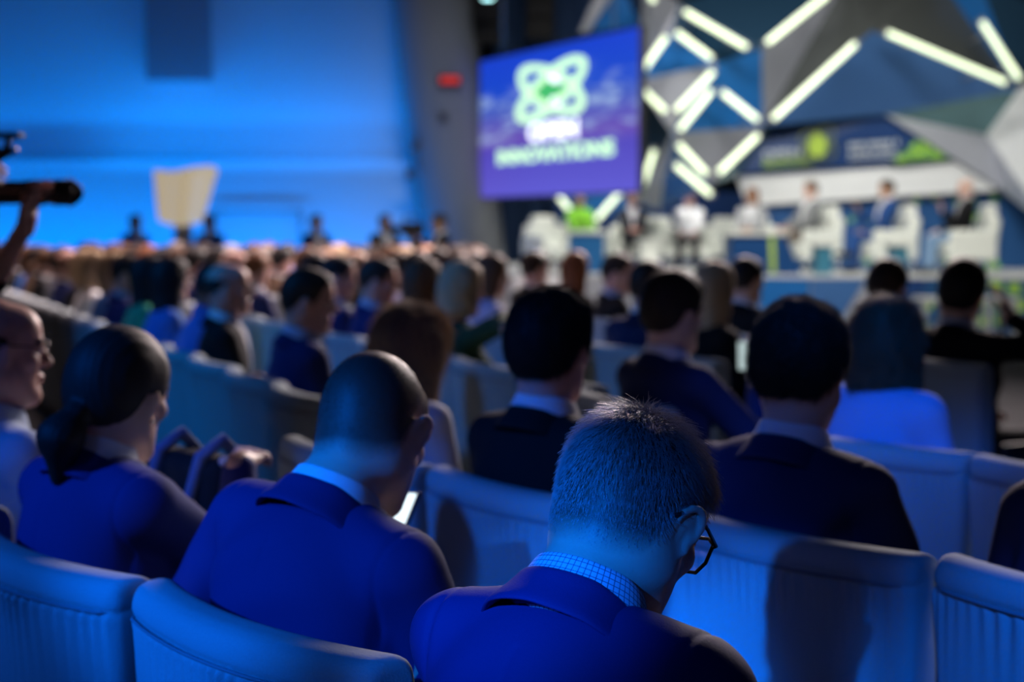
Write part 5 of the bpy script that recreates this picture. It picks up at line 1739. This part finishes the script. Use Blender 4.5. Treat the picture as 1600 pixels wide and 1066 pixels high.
COLN = {'navy_suit': 'navy suit', 'black_suit': 'black suit', 'charcoal_suit': 'charcoal suit', 'white_shirt': 'white shirt', 'light_blue_shirt': 'light blue shirt', 'blue_top': 'bright blue top', 'green_top': 'green top',
        'dark_green_jacket': 'dark green jacket', 'lavender_blouse': 'lavender top', 'grey_jacket': 'grey jacket', 'brown_jacket': 'brown jacket'}
TOPN = {'jacket', 'shirt', 'blouse', 'sweater'}


def crowd(key, seat, off, label, col=None, hcol=None, skin=None, group='audience seated further back', dh=0.0, h=0.009):
    loc, hd = sit(seat, off)
    ck = key + ('_hi' if h < 0.008 else '')
    if ck not in BUILT:
        kw = dict(PROT[key]); kw['h'] = h; kw.setdefault('lean', 4)
        o = person((0, 0, 0), 0, None, None, 'person', kw)
        BUILT[ck] = o['root']; BUILT[ck]['fresh'] = 1
        o['root']['_top'] = o['top'].name.split('.')[0]
    src = BUILT[ck]
    cols = {}
    if col: cols[src['_top']] = [cloth(*col)]
    if hcol: cols['hair'] = [HAIRM(hcol)]
    if skin: cols['body'] = [SKIN(skin)]
    r = dup(src, loc, -(hd + dh) * D2R, label, 'person', group, cols)
    return r


ORD = ['', 'first', 'second', 'third', 'fourth', 'fifth', 'sixth', 'seventh', 'eighth', 'ninth', 'tenth', 'eleventh', 'twelfth', 'thirteenth', 'fourteenth', 'fifteenth', 'sixteenth', 'seventeenth', 'eighteenth', 'nineteenth', 'twentieth',
       'twenty-first', 'twenty-second', 'twenty-third', 'twenty-fourth']
# named seats that the photograph shows clearly: (row, seat index) -> (prototype, colour, hair, skin, along, forward, turn, label)
NAMED = {
    ('B', -1): ('man_turned', NAVY, 'dark', 'pink', -0.06, 0.22, 0, 'man in navy suit with dark hair, profile, behind the ponytailed woman'),
    ('B', 1): ('man_bald', BLACKS, 'dark', 'pink', 0.0, 0.22, 12, 'bald pink-faced man in black jacket, profile, left middle of second row'),
    ('B', 2): ('man_shirt', BLUES, 'black', 'brown', 0.0, 0.22, 6, 'dark-skinned man in bright blue shirt, second row'),
    ('B', 3): ('woman_long', BLUES, 'black', 'fair', 0.0, 0.22, 0, 'black-haired woman in bright blue top beside the green-topped woman'),
    ('B', 4): ('woman_long', GREEN, 'black', 'tan', 0.04, 0.22, 10, 'long-haired woman in green top at the left'),
    ('B', 5): ('man_turned', NAVY, 'dark', 'pink', 0.0, 0.22, 0, 'navy-suited man with ruddy face left of the green-topped woman'),
    ('B', 7): ('woman_bob', WHITE, 'blond', 'pink', 0.0, 0.22, 0, 'light-haired woman in white top near the cameraman'),
    ('C', 1): ('woman_long', BLACKS, 'brown', 'pink', -0.10, 0.25, 0, 'woman with long brown hair in black beside the two profile men'),
    ('C', 2): ('man_turned', NAVY, 'dark', 'pink', -0.06, 0.22, 4, 'right-hand of two navy-suited men in profile, third row'),
    ('C', 3): ('man_turned', NAVY, 'black', 'pink', -0.10, 0.22, -2, 'left-hand of two navy-suited men in profile, third row'),
    ('D', -1): ('woman_long', BLACKS, 'blond', 'fair', -0.10, 0.22, 0, 'blonde long-haired woman half hidden behind the broad man with the phone'),
    ('D', 0): ('man_short', ('ink_blue_suit', (0.015, 0.022, 0.07)), 'dark', 'fair', 0.0, 0.22, -22, 'dark blue-suited man seen from behind left of the broad man'),
    ('D', 3): ('woman_bob', LAV, 'brown', 'tan', 0.02, 0.22, 6, 'auburn-haired woman in lavender top, fourth row'),
    ('E', 3): ('man_turned', BLACKS, 'dark', 'pink', -0.10, 0.22, 14, 'black-suited man with white collar turned to the side before the stage'),
    ('E', 4): ('woman_long', BLACKS, 'auburn', 'fair', -0.06, 0.25, -8, 'auburn-haired person right before the stage steps'),
    ('E', 5): ('man_short', BLACKS, 'dark', 'fair', -0.04, 0.25, -8, 'dark-haired person before the white step block'),
    ('E', 1): ('man_short', BLACKS, 'black', 'fair', 0.04, 0.26, -12, 'black-suited man seen from behind before the blue stage fascia'),
    ('E', -1): ('man_full', BLACKS, 'dark', 'fair', -0.06, 0.25, -10, 'dark head between the wavy-haired man and the bob-haired woman'),
}
RNAME = {'B': ('second', 0.0), 'C': ('third', 1.0), 'D': ('fourth', 1.95), 'E': ('fifth', 2.9), 'F': ('sixth', 3.85), 'G': ('seventh', 4.8), 'H': ('eighth', 5.75), 'I': ('ninth', 6.7), 'J': ('tenth', 7.65)}
FIRSTK = {'B': -2, 'C': -3, 'D': -1, 'E': -3}
SOLO = {('C', -3), ('C', 0), ('E', -2)}
EMPTY = {('B', -3), ('B', -2), ('B', 0), ('C', -1), ('C', -2), ('E', -3), ('D', 1), ('D', 2), ('E', 0), ('E', 2), ('E', 6)}
rr = np.random.default_rng(42)
keys = list(PROT)
for row, (rn, o) in RNAME.items():
    cnt = 0
    for k in range(-4, 26):
        p, n = seatL(o, k)
        if k < FIRSTK.get(row, -99): continue
        if p[1] > 17.6: continue
        hp = p + n * 0.22
        px = 800 + hp[0] / hp[1] * FPX
        named = (row, k) in NAMED
        if row in 'FGHIJ' and px > 735: continue
        if px < -30 or px > 1640: continue
        cnt += 1
        sn = ORD[min(cnt, 24)]
        put_chair(chair_hi if (p[1] < 7 and px < 720 or p[1] < 6) else chair_lo, p, n, f'auditorium chair, {sn} seat from the near end of the {rn} row, left block')
        if named:
            key, col, hcol, skin, al, fw, dh, lab = NAMED[(row, k)]
            crowd(key, (p, n), (al, fw), lab, col, hcol, skin, dh=dh, h=0.0065 if p[1] < 8.5 else 0.009)
            continue
        if (row, k) in EMPTY or (row, k) in SOLO or (row, k) == ('C', -4): continue
        if rr.random() < 0.08: continue
        key = keys[rr.integers(len(keys))]
        fem = PROT[key].get('fem', False)
        topk = PROT[key].get('top', 'jacket')
        col = [NAVY, BLACKS, CHAR, GREYJ, NAVY, BROWNJ][rr.integers(6)] if topk == 'jacket' else [WHITE, LBLUE, BLUES, LAV, BLACKS, CHAR][rr.integers(6)]
        hcol = (['dark', 'brown', 'blond', 'auburn', 'black'] if fem else ['dark', 'black', 'brown', 'grey'])[rr.integers(5 if fem else 4)]
        skin = ['fair', 'pink', 'pink', 'tan'][rr.integers(4)]
        nm = {'man_bald': 'balding', 'woman_long': 'long-haired', 'woman_bob': 'bob-haired', 'woman_tail': 'ponytailed'}.get(key, 'short-haired')
        lab = f'{nm} {HN[hcol]}-haired person in {COLN[col[0]]}, {sn} seat of the {rn} row' if nm != 'balding' else f'balding person in {COLN[col[0]]}, {sn} seat of the {rn} row'
        lab = lab.replace('long-haired ', 'long ').replace('short-haired ', '').replace('bob-haired ', 'bobbed ')
        crowd(key, (p, n), (rr.uniform(-0.06, 0.06), rr.uniform(0.235, 0.27)), lab, col, hcol, skin, dh=rr.uniform(-14, 14))
for rt in BUILT.values():      # the sources themselves take no seat
    for ch in list(rt.children):
        for g in list(ch.children): bpy.data.objects.remove(g)
        bpy.data.objects.remove(ch)
    bpy.data.objects.remove(rt)

hero(seatL(1.0, 0), (-0.02, 0.24), 'blonde woman in dark green with arm stretched along the chair backs', 'people in the third row',
     dict(at=(722, 6.70), h=0.0065, lean=0, hy=8, pitch=8, hair='bob', hcol='blond', skin='pink', fem=True, top='sweater', tcol=DGREEN, seed=71,
          arms={1: dict(W=(0.66, -0.04, 1.06), d=(0.9, 0.1, -0.25), n=(0, 0.1, 1), curl=0.5, pole=(0.2, 0.6, 0.5)), -1: dict(W=(-0.12, 0.36, 0.66), d=(0.45, 0.9, -0.15), n=(0, 0.2, 1), curl=0.35)}))
hero(seatL(2.9, -2), (-0.06, 0.24), 'black-suited man at the right resting his head on his raised hand', 'people in the fifth row',
     dict(at=(1503, 6.25), turn=-14, h=0.0065, lean=2, hy=-18, pitch=6, roll=6, hair='full', hcol='black', skin='fair', tcol=BLACKS, ccol=LBLUE, seed=72, hsize=1.10, w=1.14,
          arms={1: dict(W=(0.17, 0.17, 1.10), d=(-0.25, -0.1, 0.95), n=(0.8, 0.4, 0.1), curl=0.6, pole=(0.8, 0.2, -0.6)), -1: dict(W=(-0.12, 0.36, 0.66), d=(0.45, 0.9, -0.15), n=(0, 0.2, 1), curl=0.35)}))

# ---- third row, right block: bob-haired woman in blue
for i, lab in ((0, 'upholstered chair of the bob-haired woman in blue, third row right'), (1, 'empty upholstered chair right of the bob-haired woman')):
    s = seatR(1.0, 0.703 - PITCHC / 2 + i * PITCHC)
    put_chair(chair_hi, s[0], s[1], lab)
BW = hero(seatR(1.0, 0.703 - PITCHC / 2), (-0.04, 0.22), 'woman with straight brown bob in bright blue blouse, third row right', 'people in the third row',
     dict(at=(1386, 4.05), seat=0.464, neck=-0.04, h=0.006, lean=8, hy=-26, pitch=6, hair='bob', hcol='brown', fem=True, top='blouse', tcol=('sky_blouse', (0.22, 0.34, 0.62)), seed=51, hsize=1.04))
locks(BW, 'brown')
# broad man in the third row with a phone in his right hand
hero(seatL(1.0, -3), (-0.10, 0.24), 'broad dark-haired man in ink-blue suit holding up a phone, third row centre', 'people in the third row',
     dict(at=(1053, 4.75), turn=-4, h=0.006, lean=2, hy=-4, pitch=6, hair='full', hcol='dark', skin='fair', tcol=('ink_blue_suit', (0.015, 0.022, 0.07)), ccol=WHITE, seed=53, w=1.06,
          arms={1: dict(W=(0.10, 0.34, 0.97), d=(-0.1, 0.3, 0.9), n=(0.5, 0.8, -0.2), curl=0.8), -1: dict(W=(-0.12, 0.36, 0.66), d=(0.45, 0.9, -0.15), n=(0, 0.2, 1), curl=0.35)}))


def device(name, c, size, yaw, tilt, label, group=None, estr=1.6, col=(0.75, 0.95, 0.95), cat='phone'):
    r = empty(name, c, 0)
    R = rz(-yaw * D2R) @ rx(tilt * D2R)
    MB().box((0, 0, 0), (size[0], 0.008, size[1]), R, 0.003).build('body', mat('dark_plastic', (0.02, 0.02, 0.022), 0.5), r)
    MB().box(R @ np.array((0, -0.0045, 0)), (size[0] * .92, 0.0015, size[1] * .94), R).build('screen', mat(name + '_glow', (0.02, 0.02, 0.02), 0.3, emit=col, estr=estr), r)
    return tag(r, label, cat, group)
device('phone', U(1165, 556, 4.92), (0.055, 0.105), 20, 8, 'phone with pale lit screen held up by the broad man in ink-blue', estr=0.55)
device('tablet', U(564, 842, 2.64), (0.17, 0.24), 20, -50, 'lit tablet held by the man with shaved head', estr=1.5, col=(0.8, 0.95, 1.0), cat='tablet')

# ---- standing people at the back, by the blue wall and the column
def standing(px, d, hd, label, **kw):
    k = dict(legs='stand', h=0.012, lean=2, fold=0.0); k.update(kw)
    return person((*sp_(px, d), 0), hd, label, 'people standing at the back', 'person', k)
standing(601, 20.5, 150, 'person in black standing at the right end of the blue wall', tcol=BLACKS, lcol=BLACKS, arms='clasp', hair='short', hcol='black', skin='tan')
standing(690, 20.0, 250, 'dark-suited camera operator standing before the grey column', tcol=BLACKS, lcol=BLACKS, skin='tan', arms={1: dict(W=(0.06, 0.36, 1.38), d=(0, 1, 0.2), n=(0.5, 0, 0.8), curl=0.8), -1: dict(W=(-0.08, 0.34, 1.36), d=(0.1, 1, 0.2), n=(-0.5, 0, 0.8), curl=0.8)})
standing(494, 21.0, 140, 'dim figure standing before the middle of the blue wall', tcol=NAVY, lcol=NAVY, arms='lap')
standing(330, 21.0, 200, 'blue-lit figure standing right of the cream sail panel', tcol=BLUES, lcol=NAVY, arms='clasp')
standing(212, 21.0, 130, 'blue-lit figure standing left of the cream sail panel', tcol=BLUES, lcol=NAVY, arms='clasp')
# video camera on a tripod before the column
c = U(645, 358, 19.4)
r = empty('video_camera', (c[0], c[1], 0)); tag(r, 'video camera on tripod before the grey column', 'camera')
mk = mat('dark_plastic', (0.02, 0.02, 0.022), 0.5)
MB().box((0, 0, c[2]), (0.30, 0.14, 0.18), bev=0.02).build('camera_body', mk, r)
MB().tube([(-0.15, 0, c[2]), (-0.34, 0, c[2])], [0.05, 0.065], 14).build('lens', mk, r)
MB().tube([(0.08, 0, c[2] + .09), (0.06, 0, c[2] + .17), (-.10, 0, c[2] + .17), (-.12, 0, c[2] + .09)], 0.014, 8).build('top_handle', mk, r)
for a in (0.4, 2.5, 4.6):
    MB().tube([(0, 0, c[2] - 0.10), (0.42 * math.cos(a), 0.42 * math.sin(a), 0.02)], [0.025, 0.018], 8).build('tripod_leg', mk, r)

# ---- photographer at the left edge: forearm, hand and long lens
pr = np.array(U(20, 298, 4.4))
hd = 97
fw = np.array((math.sin(hd * D2R), math.cos(hd * D2R)))
CM = person((pr[0] - 0.44 * fw[0] + 0.05, pr[1] - 0.44 * fw[1] - 0.03, 0), hd, 'photographer standing at the left edge, only forearm and hand in frame', 'people standing in the aisle', 'person',
            dict(h=0.005, legs='stand', lean=3, hy=0, pitch=2, hair='short', hcol='dark', skin='pink', top='shirt', tcol=BLACKS, lcol=BLACKS, sleeve=0.05, collar=True, seed=61,
                 arms={-1: dict(W=(0.0, 0.44, 1.50), d=(0.05, 0.25, 1.0), n=(-0.2, -1, 0.2), curl=0.75, pole=(-0.2, 0.2, -1)), 1: dict(W=(0.10, 0.28, 1.60), d=(-0.2, 0.7, 0.6), n=(0.8, -0.2, 0.3), curl=1.0)}))
c = U(78, 301, 4.42)
r = empty('photo_camera', (float(c[0]), float(c[1]), float(c[2]))); r.rotation_euler = (0, 0, -4 * D2R)
tag(r, 'black photo camera with long lens held at the left edge', 'camera')
Ry90 = ry(math.pi / 2)
MB().lathe([(0, -0.20), (0.036, -0.20), (0.038, -0.155), (0.036, -0.15), (0.036, -0.08), (0.039, -0.075), (0.039, -0.02), (0.036, -0.015), (0.036, 0.012), (0.041, 0.015), (0.041, 0.05), (0.036, 0.052), (0.036, 0.06), (0, 0.06)], (0, 0, 0), 28, Ry90).build('lens_barrel', mat('lens_black', (0.007, 0.007, 0.008), 0.5), r)
MB().lathe([(0.037, -0.05), (0.0395, -0.048), (0.0395, -0.028), (0.037, -0.026)], (0, 0, 0), 28, Ry90).build('zoom_ring', mat('rubber_grey', (0.10, 0.10, 0.11), 0.6), r)
MB().lathe([(0.0368, 0.0), (0.0378, 0.001), (0.0378, 0.010), (0.0368, 0.011)], (0, 0, 0), 28, Ry90).build('focus_ring', mat('rubber_grey', (0.10, 0.10, 0.11), 0.6), r)
hood = [(0.036, 0.055), (0.044, 0.075), (0.046, 0.090)]
V, F = [], []
nn = 40
for k in range(nn):
    a = 2 * math.pi * k / nn
    end = 0.090 - 0.030 * (0.5 - 0.5 * math.cos(2 * a)) 
    for rad, z in ((0.036, 0.050), (0.042, 0.062), (0.045, end), (0.043, end), (0.040, 0.062), (0.034, 0.050)):
        V.append((z, rad * math.cos(a), rad * math.sin(a)))
for k in range(nn):
    for j in range(6):
        F.append((k * 6 + j, k * 6 + (j + 1) % 6, ((k + 1) % nn) * 6 + (j + 1) % 6, ((k + 1) % nn) * 6 + j))
MB().add(V, F, True).build('lens_hood', mat('lens_black', (0.007, 0.007, 0.008), 0.5), r)
m_ = MB().box((-0.26, 0, 0.0), (0.11, 0.13, 0.10), bev=0.015); m_.box((-0.26, 0, 0.062), (0.07, 0.07, 0.05), bev=0.012)
m_.build('camera_body', mat('lens_black', (0.007, 0.007, 0.008), 0.5), r)
g = MB()      # shoe-mounted flash bracket with round head above the lens
g.tube([(-0.26, 0, 0.08), (-0.24, 0, 0.105), (-0.16, 0, 0.115), (-0.10, 0, 0.135)], [0.012, 0.014, 0.022, 0.006], 12)
g.build('microphone', mat('lens_black', (0.007, 0.007, 0.008), 0.5), r)
g = MB(); g.tube([(-0.135, 0, 0.135), (-0.125, 0, 0.165)], 0.010, 10); g.box((-0.125, 0, 0.175), (0.085, 0.05, 0.018), bev=0.006)
g.build('accessory_plate', mat('lens_black', (0.007, 0.007, 0.008), 0.5), r)
